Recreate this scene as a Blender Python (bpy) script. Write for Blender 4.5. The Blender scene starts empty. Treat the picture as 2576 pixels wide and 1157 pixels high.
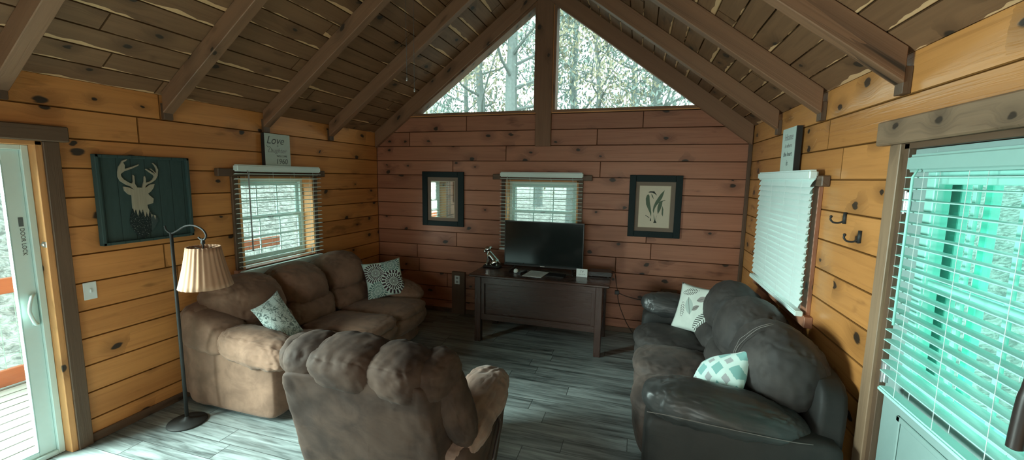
import bpy, bmesh, math, random
from mathutils import Vector, Matrix, Euler, noise
random.seed(7)
SC = bpy.context.scene
COL = SC.collection
V = Vector
PI = math.pi
XL, XR, D = -3.467, 1.1205, 5.0367
ZW = 2.398                      # height where the ceiling meets the side walls
SL = 0.75                       # roof pitch
XM = (XL + XR) / 2
ZR = ZW + SL * (XR - XL) / 2
YB = -3.2                       # rear wall, behind the camera
ROW = 0.187; ZB = 2.2175

# ------------------------------------------------------------------ node helpers
class N:
    def __init__(s, nt, sock): s.nt, s.s = nt, sock
    def _m(s, op, *o, clamp=False):
        n = s.nt.nodes.new('ShaderNodeMath'); n.operation = op; n.use_clamp = clamp
        for i, x in enumerate((s,) + o):
            if isinstance(x, N): s.nt.links.new(x.s, n.inputs[i])
            else: n.inputs[i].default_value = x
        return N(s.nt, n.outputs[0])
    def __add__(s, o): return s._m('ADD', o)
    __radd__ = __add__
    def __sub__(s, o): return s._m('SUBTRACT', o)
    def __rsub__(s, o): return (s * -1) + o
    def __mul__(s, o): return s._m('MULTIPLY', o)
    __rmul__ = __mul__
    def __truediv__(s, o): return s._m('DIVIDE', o)
    def lt(s, o): return s._m('LESS_THAN', o)
    def gt(s, o): return s._m('GREATER_THAN', o)
    def abs(s): return s._m('ABSOLUTE')
    def sin(s): return s._m('SINE')
    def cos(s): return s._m('COSINE')
    def frac(s): return s._m('FRACT')
    def floor(s): return s._m('FLOOR')
    def sqrt(s): return s._m('SQRT')
    def pw(s, o): return s._m('POWER', o)
    def mx(s, o): return s._m('MAXIMUM', o)
    def mn(s, o): return s._m('MINIMUM', o)
    def at2(s, o): return s._m('ARCTAN2', o)
    def cl(s): return s._m('ADD', 0.0, clamp=True)
    def ss(s, a, b):
        n = s.nt.nodes.new('ShaderNodeMapRange'); n.interpolation_type = 'SMOOTHSTEP'
        n.inputs['From Min'].default_value = a; n.inputs['From Max'].default_value = b
        s.nt.links.new(s.s, n.inputs['Value']); return N(s.nt, n.outputs[0])

class Mat:
    def __init__(s, name, rough=.6, spec=.5, metal=0.0):
        s.m = bpy.data.materials.new(name); s.m.use_nodes = True; s.nt = s.m.node_tree
        s.b = s.nt.nodes['Principled BSDF']
        s.b.inputs['Roughness'].default_value = rough
        s.b.inputs['Specular IOR Level'].default_value = spec
        s.b.inputs['Metallic'].default_value = metal
    def set(s, k, v):
        i = s.b.inputs[k]
        if isinstance(v, N): s.nt.links.new(v.s, i)
        elif isinstance(v, bpy.types.NodeSocket): s.nt.links.new(v, i)
        elif isinstance(v, (tuple, list)): i.default_value = tuple(v) + ((1,) if len(v) == 3 else ())
        else: i.default_value = v
        return s
    def coord(s, kind='Object'):
        n = s.nt.nodes.new('ShaderNodeTexCoord'); return n.outputs[kind]
    def mapping(s, vec, scale=(1, 1, 1), loc=(0, 0, 0), rot=(0, 0, 0)):
        n = s.nt.nodes.new('ShaderNodeMapping'); s.nt.links.new(vec, n.inputs[0])
        n.inputs['Scale'].default_value = scale; n.inputs['Location'].default_value = loc; n.inputs['Rotation'].default_value = rot
        return n.outputs[0]
    def noise(s, vec, scale=5, detail=3, rough=.55, dist=0, col=False):
        n = s.nt.nodes.new('ShaderNodeTexNoise'); s.nt.links.new(vec, n.inputs['Vector'])
        n.inputs['Scale'].default_value = scale; n.inputs['Detail'].default_value = detail
        n.inputs['Roughness'].default_value = rough; n.inputs['Distortion'].default_value = dist
        return n.outputs['Color'] if col else N(s.nt, n.outputs['Fac'])
    def voro(s, vec, scale=5, rnd=1, feat='F1', dim='2D'):
        n = s.nt.nodes.new('ShaderNodeTexVoronoi'); n.feature = feat; n.voronoi_dimensions = dim; s.nt.links.new(vec, n.inputs['Vector'])
        n.inputs['Scale'].default_value = scale; n.inputs['Randomness'].default_value = rnd
        return n
    def xyz(s, vec):
        n = s.nt.nodes.new('ShaderNodeSeparateXYZ'); s.nt.links.new(vec, n.inputs[0])
        return [N(s.nt, n.outputs[i]) for i in range(3)]
    def comb(s, x, y, z=0.0):
        n = s.nt.nodes.new('ShaderNodeCombineXYZ')
        for i, v in enumerate((x, y, z)):
            if isinstance(v, N): s.nt.links.new(v.s, n.inputs[i])
            else: n.inputs[i].default_value = v
        return n.outputs[0]
    def mix(s, f, a, b, mode='MIX'):
        n = s.nt.nodes.new('ShaderNodeMix'); n.data_type = 'RGBA'; n.blend_type = mode
        ins = [n.inputs[0], n.inputs[6], n.inputs[7]]
        for i, v in zip(ins, (f, a, b)):
            if isinstance(v, N): s.nt.links.new(v.s, i)
            elif isinstance(v, bpy.types.NodeSocket): s.nt.links.new(v, i)
            elif isinstance(v, (tuple, list)): i.default_value = tuple(v) + ((1,) if len(v) == 3 else ())
            else: i.default_value = v
        return n.outputs[2]
    def bump(s, h, strength=.3, dist=.01):
        n = s.nt.nodes.new('ShaderNodeBump'); n.inputs['Strength'].default_value = strength; n.inputs['Distance'].default_value = dist
        s.nt.links.new(h.s if isinstance(h, N) else h, n.inputs['Height']); s.nt.links.new(n.outputs[0], s.b.inputs['Normal']); return s

def flat(name, col, rough=.6, spec=.5, metal=0.0, var=0.08, nscale=30, bump=0):
    """a plain surface with slight procedural mottling"""
    m = Mat(name, rough, spec, metal); c = m.coord()
    n = m.noise(c, nscale, 4)
    m.set('Base Color', m.mix(n, tuple(x * (1 - var) for x in col), tuple(min(1, x * (1 + var)) for x in col)))
    if bump: m.bump(n, bump, .004)
    return m.m

def wood(name, base, dark, knot=.55, rough=.45, spec=.4, wane=0.0, tintvar=.5, knotcol=(.035, .022, .014), grain=.8, grey=None):
    m = Mat(name, rough, spec); uv = m.coord('UV'); u, v, _ = m.xyz(uv)
    at = m.nt.nodes.new('ShaderNodeAttribute'); at.attribute_name = 'tint'
    tr, tg, tb = m.xyz(at.outputs['Vector'])
    # knots: elongated cells, only some of them hold a knot
    wob = m.noise(m.comb(u * 1.0, v * 6.0, tr * 50.0), 4, 2)
    vo = m.voro(m.comb(u * 3.3 + wob * .2, v * 4.9 + wob * .2 + tr * 37.0), 1.0)
    dist = N(m.nt, vo.outputs['Distance']); cr, cg, cb = m.xyz(vo.outputs['Color'])
    on = cr.gt(1 - knot); size = cg * .075 + .045
    kd = dist / size
    kn = kd.ss(1.25, .75) * on
    halo = kd.ss(5.5, .8) * on
    bend = halo * .035
    g1 = m.noise(m.comb(u * .9, v * 16.0 + bend * 30.0, tr * 91.0), 1.6, 3, .6, .6)
    g2 = m.noise(m.comb(u * 3.0, v * 130.0 + bend * 90.0, tr * 17.0), 1.4, 2, .6)
    big = m.noise(m.comb(u * .7, v * 2.5, tr * 63.0), 1.0, 2)
    rings = ((v * 60.0 + g1 * 9.0 + bend * 60.0).sin() * .5 + .5)
    g3 = m.noise(m.comb(u * 1.3, v * 44.0 + bend * 60.0, tr * 29.0), 1.5, 3, .65, .4).ss(.52, .70)
    f = (g1.ss(.36, .66) * .45 + g2 * .2 + rings * .17 + g3 * .5) * grain
    c = m.mix(f, base, dark)
    tint = (tr * 2.0 - 1.0) * tintvar
    tcol = m.mix((tint * .5 + .5 + (big - .5) * .5).cl(), tuple(min(1, x * 1.22) for x in base), tuple(x * f_ for x, f_ in zip(dark, (.95, .85, .75))))
    c = m.mix(.5, c, tcol)
    c = m.mix(halo * .45, c, tuple(x * .45 for x in dark))
    c = m.mix(kn, c, knotcol)
    stain = m.noise(m.comb(u * 2.2, v * 7.0, tr * 11.0 + 4.0), 1.0, 3).ss(.63, .74)
    c = m.mix(stain * .55, c, tuple(x * .35 for x in dark))
    gv = 1 - N(m.nt, at.outputs['Alpha'])
    c = m.mix(gv * .7, c, tuple(x * .22 for x in dark))
    if wane:
        wn = m.noise(m.comb(u * 1.1, tr * 40.0, 0.0), 1.0, 4, .6, .3)
        w = tg.lt((wn - .49) * 1.15 * wane)
        c = m.mix(w, c, (.62, .38, .20))
    if grey: c = m.mix(grey, c, (.12, .11, .10))
    m.set('Base Color', c)
    m.set('Roughness', (g1 * .15 + rough - .07 + gv * .4)); m.set('Specular IOR Level', (1 - gv) * spec)
    m.bump(f * -1.0 - kn * .6, .25, .004)
    return m.m

def suede(name, a, b, rough=.85, spec=.25, sheen=.25, wr=.5, coat=0):
    m = Mat(name, rough, spec); c = m.coord()
    n1 = m.noise(c, 5, 4, .6, .4); n2 = m.noise(m.mapping(c, (1, 1, 1)), 38, 3)
    n3 = m.noise(m.mapping(c, (1, 1.6, 2.4)), 3.6, 3, .5, .8)
    m.set('Base Color', m.mix((n1.ss(.33, .68) * .8 + n2 * .2), a, b))
    m.set('Sheen Weight', sheen); m.set('Sheen Roughness', .45); m.set('Sheen Tint', (.75, .72, .68))
    if coat: m.set('Coat Weight', coat); m.set('Coat Roughness', .35)
    cre = (n3 - .5).abs().mn(.09) * -1.0
    m.bump(cre * wr + n2 * .05, .28, .03)
    return m.m

def glass(name, tint=(.93, .98, .96), refl=1.0):
    m = bpy.data.materials.new(name); m.use_nodes = True; nt = m.node_tree; nt.nodes.clear()
    o = nt.nodes.new('ShaderNodeOutputMaterial'); mx = nt.nodes.new('ShaderNodeMixShader')
    t = nt.nodes.new('ShaderNodeBsdfTransparent'); g = nt.nodes.new('ShaderNodeBsdfGlossy'); fr = nt.nodes.new('ShaderNodeFresnel')
    no = nt.nodes.new('ShaderNodeTexNoise'); no.inputs['Scale'].default_value = 3
    mc = nt.nodes.new('ShaderNodeMix'); mc.data_type = 'RGBA'
    nt.links.new(no.outputs['Fac'], mc.inputs[0]); mc.inputs[6].default_value = tint + (1,); mc.inputs[7].default_value = tuple(min(1, x * 1.03) for x in tint) + (1,)
    nt.links.new(mc.outputs[2], t.inputs[0]); fr.inputs[0].default_value = 1.45; g.inputs['Roughness'].default_value = .02
    ge = nt.nodes.new('ShaderNodeNewGeometry'); s1 = nt.nodes.new('ShaderNodeMath'); s1.operation = 'SUBTRACT'; s1.inputs[0].default_value = 1
    nt.links.new(ge.outputs['Backfacing'], s1.inputs[1]); s2 = nt.nodes.new('ShaderNodeMath'); s2.operation = 'MULTIPLY'
    nt.links.new(fr.outputs[0], s2.inputs[0]); nt.links.new(s1.outputs[0], s2.inputs[1]); nt.links.new(s2.outputs[0], mx.inputs[0]); nt.links.new(t.outputs[0], mx.inputs[1]); nt.links.new(g.outputs[0], mx.inputs[2])
    nt.links.new(mx.outputs[0], o.inputs[0]); return m

M = {}
M['pine_l'] = wood('honey_pine_boards', (.64, .285, .088), (.33, .125, .036), knot=.40, rough=.42)
M['pine_r'] = wood('golden_pine_boards', (.58, .26, .080), (.31, .130, .038), knot=.40, rough=.24, spec=.8)
M['pine_b'] = wood('red_pine_boards', (.44, .195, .115), (.22, .085, .050), knot=.40, rough=.46)
M['ceil'] = wood('ceiling_boards', (.235, .122, .060), (.112, .056, .028), knot=.35, rough=.6, wane=1.3)
M['beam'] = wood('rafter_wood', (.27, .142, .078), (.14, .072, .040), knot=.35, rough=.55)
M['trim'] = wood('dark_trim_wood', (.13, .078, .047), (.065, .038, .024), knot=.5, rough=.5)
M['rustic'] = wood('rustic_brown_trim', (.30, .195, .12), (.095, .06, .038), knot=.7, rough=.5)
M['redtrim'] = wood('reddish_trim_wood', (.38, .17, .10), (.20, .085, .05), knot=.3, rough=.5)
M['jamb'] = wood('bright_jamb_wood', (.66, .33, .13), (.42, .18, .06), knot=.3, rough=.45)
M['espresso'] = wood('espresso_wood', (.050, .025, .018), (.026, .013, .010), knot=0, rough=.26, spec=.5, tintvar=.1, grain=.5)
M['deckrail'] = wood('orange_cedar', (.34, .115, .05), (.24, .075, .035), knot=.1, rough=.6)
M['deck'] = wood('weathered_deck', (.29, .30, .28), (.19, .20, .185), knot=.1, rough=.8, knotcol=(.2, .19, .18))
M['white'] = flat('white_vinyl', (.60, .74, .71), .35, var=.03)
M['blind'] = flat('white_blind_slat', (.70, .84, .81), .4, var=.03)
M['blindteal'] = flat('pale_teal_blind_slat', (.40, .70, .64), .35, var=.04)
M['valteal'] = flat('grey_teal_valance', (.27, .45, .41), .4, var=.04)
M['doorpaint'] = flat('pale_teal_door_paint', (.26, .38, .36), .5, var=.05)
M['doorwhite'] = flat('bright_teal_frame', (.34, .72, .64), .4, var=.04)
M['cord'] = flat('white_cord', (.6, .68, .66), .6)
M['black'] = flat('black_iron', (.014, .014, .013), .62, var=.2)
M['blackplastic'] = flat('black_plastic', (.012, .013, .013), .35, var=.2)
M['brownplastic'] = flat('dark_brown_metal', (.022, .014, .012), .4, var=.2)
M['steel'] = flat('brushed_steel', (.55, .56, .56), .3, metal=1.0)
M['plate'] = flat('white_plastic_plate', (.68, .74, .73), .4, var=.02)
M['outletgrey'] = flat('grey_socket', (.25, .26, .26), .5)
M['framegreen'] = flat('dark_green_frame', (.008, .018, .019), .6, .22, var=.25, nscale=60)
M['mat_tan'] = flat('tan_mat_board', (.20, .15, .115), .9, var=.06)
M['mat_gold'] = flat('cream_mat_bevel', (.55, .47, .34), .8, var=.05)
M['paper'] = flat('aged_paper', (.62, .55, .43), .85, var=.06, nscale=12)
M['leaf1'] = flat('painted_leaf_green', (.10, .14, .095), .9, var=.3, nscale=80)
M['leaf2'] = flat('painted_leaf_dark', (.03, .035, .028), .9, var=.3, nscale=80)
M['deerwood'] = None
M['ink'] = flat('grey_ink', (.10, .12, .12), .9)
M['signboard'] = flat('pale_grey_board', (.47, .56, .51), .8, var=.08, nscale=25)
M['cushbrown'] = suede('brown_microsuede', (.25, .145, .098), (.14, .080, .053), sheen=.12)
M['reclbrown'] = suede('worn_brown_suede', (.070, .043, .031), (.028, .017, .013), rough=.8, spec=.14, sheen=.015)
M['arm_worn'] = suede('rosy_brown_suede', (.23, .145, .11), (.12, .074, .057), rough=.7, sheen=.15)
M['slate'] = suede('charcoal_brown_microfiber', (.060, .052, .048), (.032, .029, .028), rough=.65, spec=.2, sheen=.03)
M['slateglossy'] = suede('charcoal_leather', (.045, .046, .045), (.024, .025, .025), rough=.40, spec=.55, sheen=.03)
M['slateshade'] = suede('shadow_charcoal_upholstery', (.030, .028, .026), (.016, .016, .015), rough=.6, spec=.3, sheen=.03)  # darker slate copy: shade on arm bodies and back painted into the colour
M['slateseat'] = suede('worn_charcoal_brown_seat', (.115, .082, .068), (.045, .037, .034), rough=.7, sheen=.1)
M['thread'] = flat('pale_stitching', (.20, .18, .17), .8)
M['bark'] = flat('tree_bark', (.23, .27, .26), .9, var=.3, nscale=14)
M['foliage'] = flat('hazy_foliage', (.30, .38, .35), .9, var=.35, nscale=3)  # haze painted in as a pale greyed leaf colour
M['foliage2'] = flat('autumn_foliage', (.46, .43, .31), .9, var=.3, nscale=3)
M['wire'] = flat('green_wire', (.25, .45, .38), .5)
M['glass'] = glass('window_glass')
M['tealglass'] = glass('teal_door_glass', (.70, .96, .91))
M['sash'] = flat('pale_teal_sash', (.50, .68, .65), .4, var=.03)

def mat_shade():
    m = Mat('pleated_tan_fabric', .85, .1); u, v, _ = m.xyz(m.coord('UV'))
    n = m.noise(m.comb(u * 60.0, v * 2.0), 1, 3)
    m.set('Base Color', m.mix(n, (.52, .31, .20), (.34, .195, .12)))
    m.set('Sheen Weight', .2); return m.m
M['shade'] = mat_shade()

def mat_floor():
    m = Mat('grey_vinyl_planks', .38, .55); x, y, _ = m.xyz(m.coord('Object'))
    row = (y / .152).floor(); ro = (row * 12.9898).sin() * 43758.5
    ro = ro.frac().abs(); px = x / 1.22 + ro * 3.0
    cell = px.floor(); rnd = ((cell * 78.233 + row * 37.719).sin() * 4358.5).frac().abs()
    g = m.noise(m.comb(x * 1.6, y * 22.0, rnd * 40.0), 1.3, 4, .62, .7)
    g2 = m.noise(m.comb(x * 5.0, y * 120.0, rnd * 13.0), 1.2, 3)
    patch = m.noise(m.comb(x * 1.0, y * 7.0, rnd * 7.0), 1.5, 3)
    f = (g.ss(.32, .68) * .6 + g2 * .2 + patch.ss(.35, .65) * .35 + (rnd - .5) * .35).cl()
    c = m.mix(f, (.035, .042, .041), (.30, .345, .335))
    ey = ((y / .152).frac() - .5).abs(); ex = (px.frac() - .5).abs()
    seam = (ey.gt(.485) + ex.gt(.4975)).cl()
    c = m.mix(seam * .75, c, (.012, .014, .014))
    m.set('Base Color', c); m.set('Roughness', g * .2 + .28)
    m.bump(f * .4 - seam, .25, .003); return m.m
M['floor'] = mat_floor()

def mat_ground():
    m = Mat('leaf_litter', .95, .1); c = m.coord('Object')
    vo = m.voro(c, 9, dim='3D'); n = m.noise(c, 1.2, 6, .7); n2 = m.noise(c, 7, 5, .75, 1.0)
    col = m.mix(n2.ss(.35, .65), (.11, .12, .11), (.46, .48, .45))
    col = m.mix(.30, col, m.mix(n, (.09, .08, .065), (.28, .28, .26)))
    m.set('Base Color', col); m.bump(N(m.nt, vo.outputs['Distance']), .8, .05); return m.m
M['ground'] = mat_ground()

def mat_deer():
    m = Mat('whitewashed_deer_cutout', .8, .2); c = m.coord('Object'); x, y, z = m.xyz(c)
    gr = m.noise(m.comb(x, y * 90.0, z * 6.0), 1, 3)
    base = m.mix(gr, (.42, .38, .29), (.27, .24, .18))
    # painted forest on the lower half: jagged tree line and speckle
    sp = ((y * 46.0 + 2.0).frac() - .5).abs() * .085 + ((y * 19.0).frac() - .5).abs() * .06
    edge = m.noise(c, 60, 3) * .02 + (y + .10) * -.35 + sp
    forest = (z - edge).lt(.175)
    spk = m.noise(c, 120, 2).ss(.58, .66)
    fc = m.mix(spk * .55, (.018, .026, .026), (.22, .25, .23))
    right = y.gt(.005) * z.lt(.19)
    fc = m.mix(right * .6, fc, (.075, .105, .105))
    m.set('Base Color', m.mix(forest, base, fc)); return m.m
M['deerwood'] = mat_deer()
def mat_deerboard():
    m = Mat('teal_plank_board', .7, .25); c = m.coord('Object'); x, y, z = m.xyz(c)
    seam = ((y / .087).frac() - .5).abs().gt(.475)
    n = m.noise(m.comb(x, y * 12.0, z * 2.0), 4, 4)
    col = m.mix(n, (.028, .055, .055), (.050, .085, .080)); col = m.mix(seam * .7, col, (.010, .018, .018))
    m.set('Base Color', col); m.bump(seam * -1.0, .3, .003); return m.m
M['deerboard'] = mat_deerboard()

# pillow fabrics (UV 0..1 over each face)
def pil_base(name):
    m = Mat(name, .9, .15); uv = m.coord('UV'); u, v, _ = m.xyz(uv); m.set('Sheen Weight', .2)
    m.bump(m.noise(uv, 90, 2), .2, .004); return m, uv, u, v
def mat_speckle():
    m, uv, u, v = pil_base('white_green_speckled_fabric')
    n = m.noise(uv, 14, 4, .6, 1.5); k = n.ss(.48, .56) * m.noise(uv, 4, 2).ss(.32, .52)
    dots = N(m.nt, m.voro(uv, 30, .4).outputs['Distance']).lt(.22)
    reg = m.noise(uv, 3, 1).ss(.48, .52)
    c = m.mix(k * .85, (.60, .70, .66), (.045, .085, .08)); c = m.mix(dots * reg * .75, c, (.18, .28, .26))
    m.set('Base Color', c); return m.m
def mat_burst():
    m, uv, u, v = pil_base('chrysanthemum_fabric')
    c = m.mix(0.0, (.52, .70, .66), (.52, .70, .66))
    for (cx, cy, R, NP, col) in ((.28, .66, .30, 26, (.060, .035, .045)), (.72, .82, .26, 24, (.07, .16, .15)), (.26, .16, .26, 24, (.09, .19, .175)), (.72, .34, .33, 20, (.045, .026, .034))):
        x = u - cx; y = v - cy; r = (x * x + y * y).sqrt(); a = y.at2(x)
        ring = (r / R * 3.0).floor(); fr = (r / R * 3.0).frac()
        ph = ring * 1.57
        pet = (a * float(NP) / 2 + ph).sin().abs()
        k = pet.gt(fr * .35 + .42) * fr.gt(.10) * r.lt(R)
        k = k * r.gt(.02)
        c = m.mix(r.lt(R), c, (.56, .68, .64)); c = m.mix(k, c, col)
    m.set('Base Color', c); return m.m
def mat_botanic():
    m, uv, u, v = pil_base('leaf_print_fabric')
    c = m.mix(m.noise(uv, 5, 3), (.50, .56, .50), (.68, .72, .66))
    for (cx, cy, ang, a, b, col, str_) in ((.72, .26, .9, .30, .12, (.035, .035, .034), 34), (.30, .84, .35, .22, .08, (.09, .09, .085), 40), (.20, .42, 1.7, .20, .06, (.15, .15, .14), 40),
                                     (.62, .72, .5, .12, .065, (.22, .19, .18), 9), (.52, .50, .7, .11, .05, (.20, .18, .165), 8), (.36, .52, 1.9, .20, .10, (.36, .44, .40), 7), (.80, .62, 2.1, .18, .09, (.33, .40, .36), 9)):
        x = u - cx; y = v - cy; ca, sa = math.cos(ang), math.sin(ang)
        p = x * ca + y * sa; q = y * ca - x * sa
        inside = ((p / a) * (p / a) + (q.abs() / b)).lt(1.0)
        st = ((p + q.abs() * .9) * float(str_) * 6.28 / 2).sin().gt(-.1) if str_ > 20 else q.abs().gt(.004)
        c = m.mix(inside * st * .9, c, col)
        c = m.mix(q.abs().lt(.006) * inside, c, (.70, .74, .68) if str_ > 20 else (.12, .12, .11))
    m.set('Base Color', c); return m.m
def mat_ikat():
    m, uv, u, v = pil_base('teal_ikat_fabric')
    nn = m.noise(m.comb(u * 40.0, v * 6.0), 1, 2)
    uu = u * 3.2 + nn * .07; vv = v * 2.4 + nn * .10
    d = ((uu.frac() - .5).abs() + (vv.frac() - .5).abs())
    c = m.mix(d.gt(.47), (.33, .37, .37), (.58, .74, .70)); c = m.mix(d.lt(.24), c, (.36, .38, .39))
    c = m.mix(d.gt(.24) * d.lt(.33), c, (.58, .72, .68)); c = m.mix(d.gt(.33) * d.lt(.47), c, (.58, .74, .70))
    c = m.mix(d.gt(.62), c, (.22, .44, .42)); m.set('Base Color', c); return m.m
M['pil_a'] = mat_speckle(); M['pil_b'] = mat_burst(); M['pil_c'] = mat_botanic(); M['pil_d'] = mat_ikat()
m_ = Mat('tv_screen', .12, .5); m_.set('Base Color', m_.mix(m_.noise(m_.coord(), 2, 2), (.006, .009, .009), (.012, .016, .015))); M['screen'] = m_.m
m_ = Mat('chrome', .12, .5, 1.0); m_.set('Base Color', m_.mix(m_.noise(m_.coord(), 40, 3), (.75, .78, .76), (.5, .55, .52))); M['chrome'] = m_.m
m_ = Mat('reflective_print', .03, 1.0, .85); m_.set('Base Color', m_.mix(m_.noise(m_.coord(), 9, 3), (.62, .64, .58), (.72, .72, .66))); M['glossprint'] = m_.m

# ------------------------------------------------------------------ geometry helpers
WL = {}
def link(o, parent=None):
    COL.objects.link(o)
    if parent: o.parent = parent; WL[o.name] = WL[parent.name]
    return o
def tag(o, label=None, cat=None, group=None, kind=None):
    if label: o['label'] = label
    if cat: o['category'] = cat
    if group: o['group'] = group
    if kind: o['kind'] = kind
    return o
def thing(name, label=None, cat=None, loc=(0, 0, 0), group=None, kind=None):
    o = bpy.data.objects.new(name, None); o.empty_display_size = .1; COL.objects.link(o); o.location = loc; WL[o.name] = V(loc)
    return tag(o, label, cat, group, kind)
def obj(name, bm, mat, parent=None, smooth=False, origin=None):
    me = bpy.data.meshes.new(name)
    if not smooth or smooth == 'n': bmesh.ops.recalc_face_normals(bm, faces=bm.faces)
    if parent: o0 = WL[parent.name]
    elif origin: o0 = V(origin)
    else:
        xs = [v.co for v in bm.verts]
        o0 = V(((min(c.x for c in xs) + max(c.x for c in xs)) / 2, (min(c.y for c in xs) + max(c.y for c in xs)) / 2, min(c.z for c in xs)))
    bmesh.ops.translate(bm, verts=bm.verts, vec=-o0)
    bm.to_mesh(me); bm.free()
    for m in (mat if isinstance(mat, list) else [mat]): me.materials.append(m)
    if smooth:
        for p in me.polygons: p.use_smooth = True
    o = bpy.data.objects.new(name, me); link(o, parent)
    if not parent: o.location = o0; WL[o.name] = o0
    return o
def autosm(o, ang=35):
    me = o.data
    for p in me.polygons: p.use_smooth = True
    bm = bmesh.new(); bm.from_mesh(me); ca = math.radians(ang)
    for e in bm.edges:
        if len(e.link_faces) == 2 and e.calc_face_angle(0) > ca: e.smooth = False
    bm.to_mesh(me); bm.free(); return o
def nb():
    bm = bmesh.new(); bm.loops.layers.uv.new('UVMap'); bm.loops.layers.float_color.new('tint'); return bm
def board(bm, P0, U, Vv, Nn, L, W, T, ch=.004, rnd=None, groove=True):
    """a chamfered board: P0 back corner, U length, Vv width, Nn outward"""
    rnd = random.random() if rnd is None else rnd; ou, ov = random.uniform(0, 50), random.uniform(0, 50)
    uvl = bm.loops.layers.uv[0]; cl = bm.loops.layers.float_color[0]
    U, Vv, Nn = V(U), V(Vv), V(Nn); P0 = V(P0); ch = min(ch, L * .3, W * .3, T * .45)
    def P(a, b, c): return bm.verts.new(P0 + U * a + Vv * b + Nn * c), (a, b)
    base = [P(0, 0, 0), P(L, 0, 0), P(L, W, 0), P(0, W, 0)]
    mid = [P(0, 0, T - ch), P(L, 0, T - ch), P(L, W, T - ch), P(0, W, T - ch)]
    top = [P(ch, ch, T), P(L - ch, ch, T), P(L - ch, W - ch, T), P(ch, W - ch, T)]
    fs = [base[::-1], top]
    for a, b in ((base, mid), (mid, top)):
        for i in range(4): j = (i + 1) % 4; fs.append([a[i], a[j], b[j], b[i]])
    for k, f in enumerate(fs):
        fc = bm.faces.new([q[0] for q in f])
        side = (2 <= k < 6)
        for lp, q in zip(fc.loops, f):
            a, b = q[1]; dz = (lp.vert.co - P0).dot(Nn)
            lp[uvl].uv = (a + ou, b + ov + (dz if side else 0)); lp[cl] = (rnd, b / W, a / max(L, .01), 0 if (groove and k != 1) else 1)
def wbox(bm, a, b, ch=.004, rnd=None, ax=None):
    """board filling the box a..b with its grain along the longest side"""
    a, b = V((min(a[0], b[0]), min(a[1], b[1]), min(a[2], b[2]))), V((max(a[0], b[0]), max(a[1], b[1]), max(a[2], b[2])))
    s = b - a; o = sorted(range(3), key=lambda i: -s[i])
    if ax is not None: o = [ax] + [i for i in o if i != ax]
    E = [V((1, 0, 0)), V((0, 1, 0)), V((0, 0, 1))]
    bm2 = nb(); board(bm2, a, E[o[0]], E[o[1]], E[o[2]], s[o[0]], s[o[1]], s[o[2]], 0, rnd, False)
    if ch:
        bmesh.ops.remove_doubles(bm2, verts=bm2.verts, dist=1e-5)
        bmesh.ops.bevel(bm2, geom=bm2.edges[:], offset=min(ch, min(s) * .3), segments=1, affect='EDGES')
    t = bpy.data.meshes.new('t'); bmesh.ops.recalc_face_normals(bm2, faces=bm2.faces); bm2.to_mesh(t); bm2.free(); bm.from_mesh(t); bpy.data.meshes.remove(t)
def box(bm, a, b, ch=0.0, seg=1, mi=0):
    a, b = V(a), V(b); c = (a + b) / 2; s = b - a
    r = bmesh.ops.create_cube(bm, size=1, matrix=Matrix.Translation(c) @ Matrix.Diagonal((abs(s.x), abs(s.y), abs(s.z), 1)))
    vs = r['verts']
    if ch:
        es = {e for v in vs for e in v.link_edges}
        bmesh.ops.bevel(bm, geom=list(es), offset=min(ch, min(abs(s.x), abs(s.y), abs(s.z)) * .45), segments=seg, affect='EDGES')
def simple(name, a, b, mat, parent=None, ch=.003, seg=1):
    bm = bmesh.new(); box(bm, a, b, ch, seg); return obj(name, bm, mat, parent)
def wsimple(name, a, b, mat, parent=None, ch=.004, ax=None):
    bm = nb(); wbox(bm, a, b, ch, None, ax); return obj(name, bm, mat, parent)
def tube(bm, pts, rad, seg=10, cap=True):
    pts = [V(p) for p in pts]; n = len(pts); rad = rad if isinstance(rad, (list, tuple)) else [rad] * n
    t0 = (pts[1] - pts[0]).normalized(); a = V((0, 0, 1)) if abs(t0.z) < .9 else V((1, 0, 0)); nrm = t0.cross(a).normalized(); rings = []
    for i, p in enumerate(pts):
        t = (pts[min(i + 1, n - 1)] - pts[max(i - 1, 0)]).normalized(); nrm = (nrm - t * nrm.dot(t)).normalized(); bn = t.cross(nrm)
        rings.append([bm.verts.new(p + (nrm * math.cos(2 * PI * k / seg) + bn * math.sin(2 * PI * k / seg)) * rad[i]) for k in range(seg)])
    for i in range(n - 1):
        for k in range(seg): bm.faces.new([rings[i][k], rings[i][(k + 1) % seg], rings[i + 1][(k + 1) % seg], rings[i + 1][k]])
    if cap: bm.faces.new(rings[0][::-1]); bm.faces.new(rings[-1])
def tubeo(name, pts, rad, mat, parent=None, seg=10):
    bm = bmesh.new(); tube(bm, pts, rad, seg); return obj(name, bm, mat, parent, smooth='n')
def lathe(bm, c, prof, seg=32):
    rings = [[bm.verts.new((c[0] + r * math.cos(2 * PI * k / seg), c[1] + r * math.sin(2 * PI * k / seg), c[2] + z)) for k in range(seg)] for r, z in prof]
    for i in range(len(rings) - 1):
        for k in range(seg): bm.faces.new([rings[i][k], rings[i][(k + 1) % seg], rings[i + 1][(k + 1) % seg], rings[i + 1][k]])
    bm.faces.new(rings[0][::-1]); bm.faces.new(rings[-1])
def bez(ps, n=12):
    """smooth Catmull-Rom through points"""
    ps = [V(p) for p in ps]; P = [ps[0] * 2 - ps[1]] + ps + [ps[-1] * 2 - ps[-2]]; out = []
    for i in range(1, len(P) - 2):
        for k in range(n):
            t = k / n; a, b, c, d = P[i - 1], P[i], P[i + 1], P[i + 2]
            out.append(.5 * ((2 * b) + (c - a) * t + (2 * a - 5 * b + 4 * c - d) * t * t + (3 * b - a - 3 * c + d) * t ** 3))
    out.append(ps[-1]); return out
def lerp(a, b, t): return a + (b - a) * t
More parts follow.
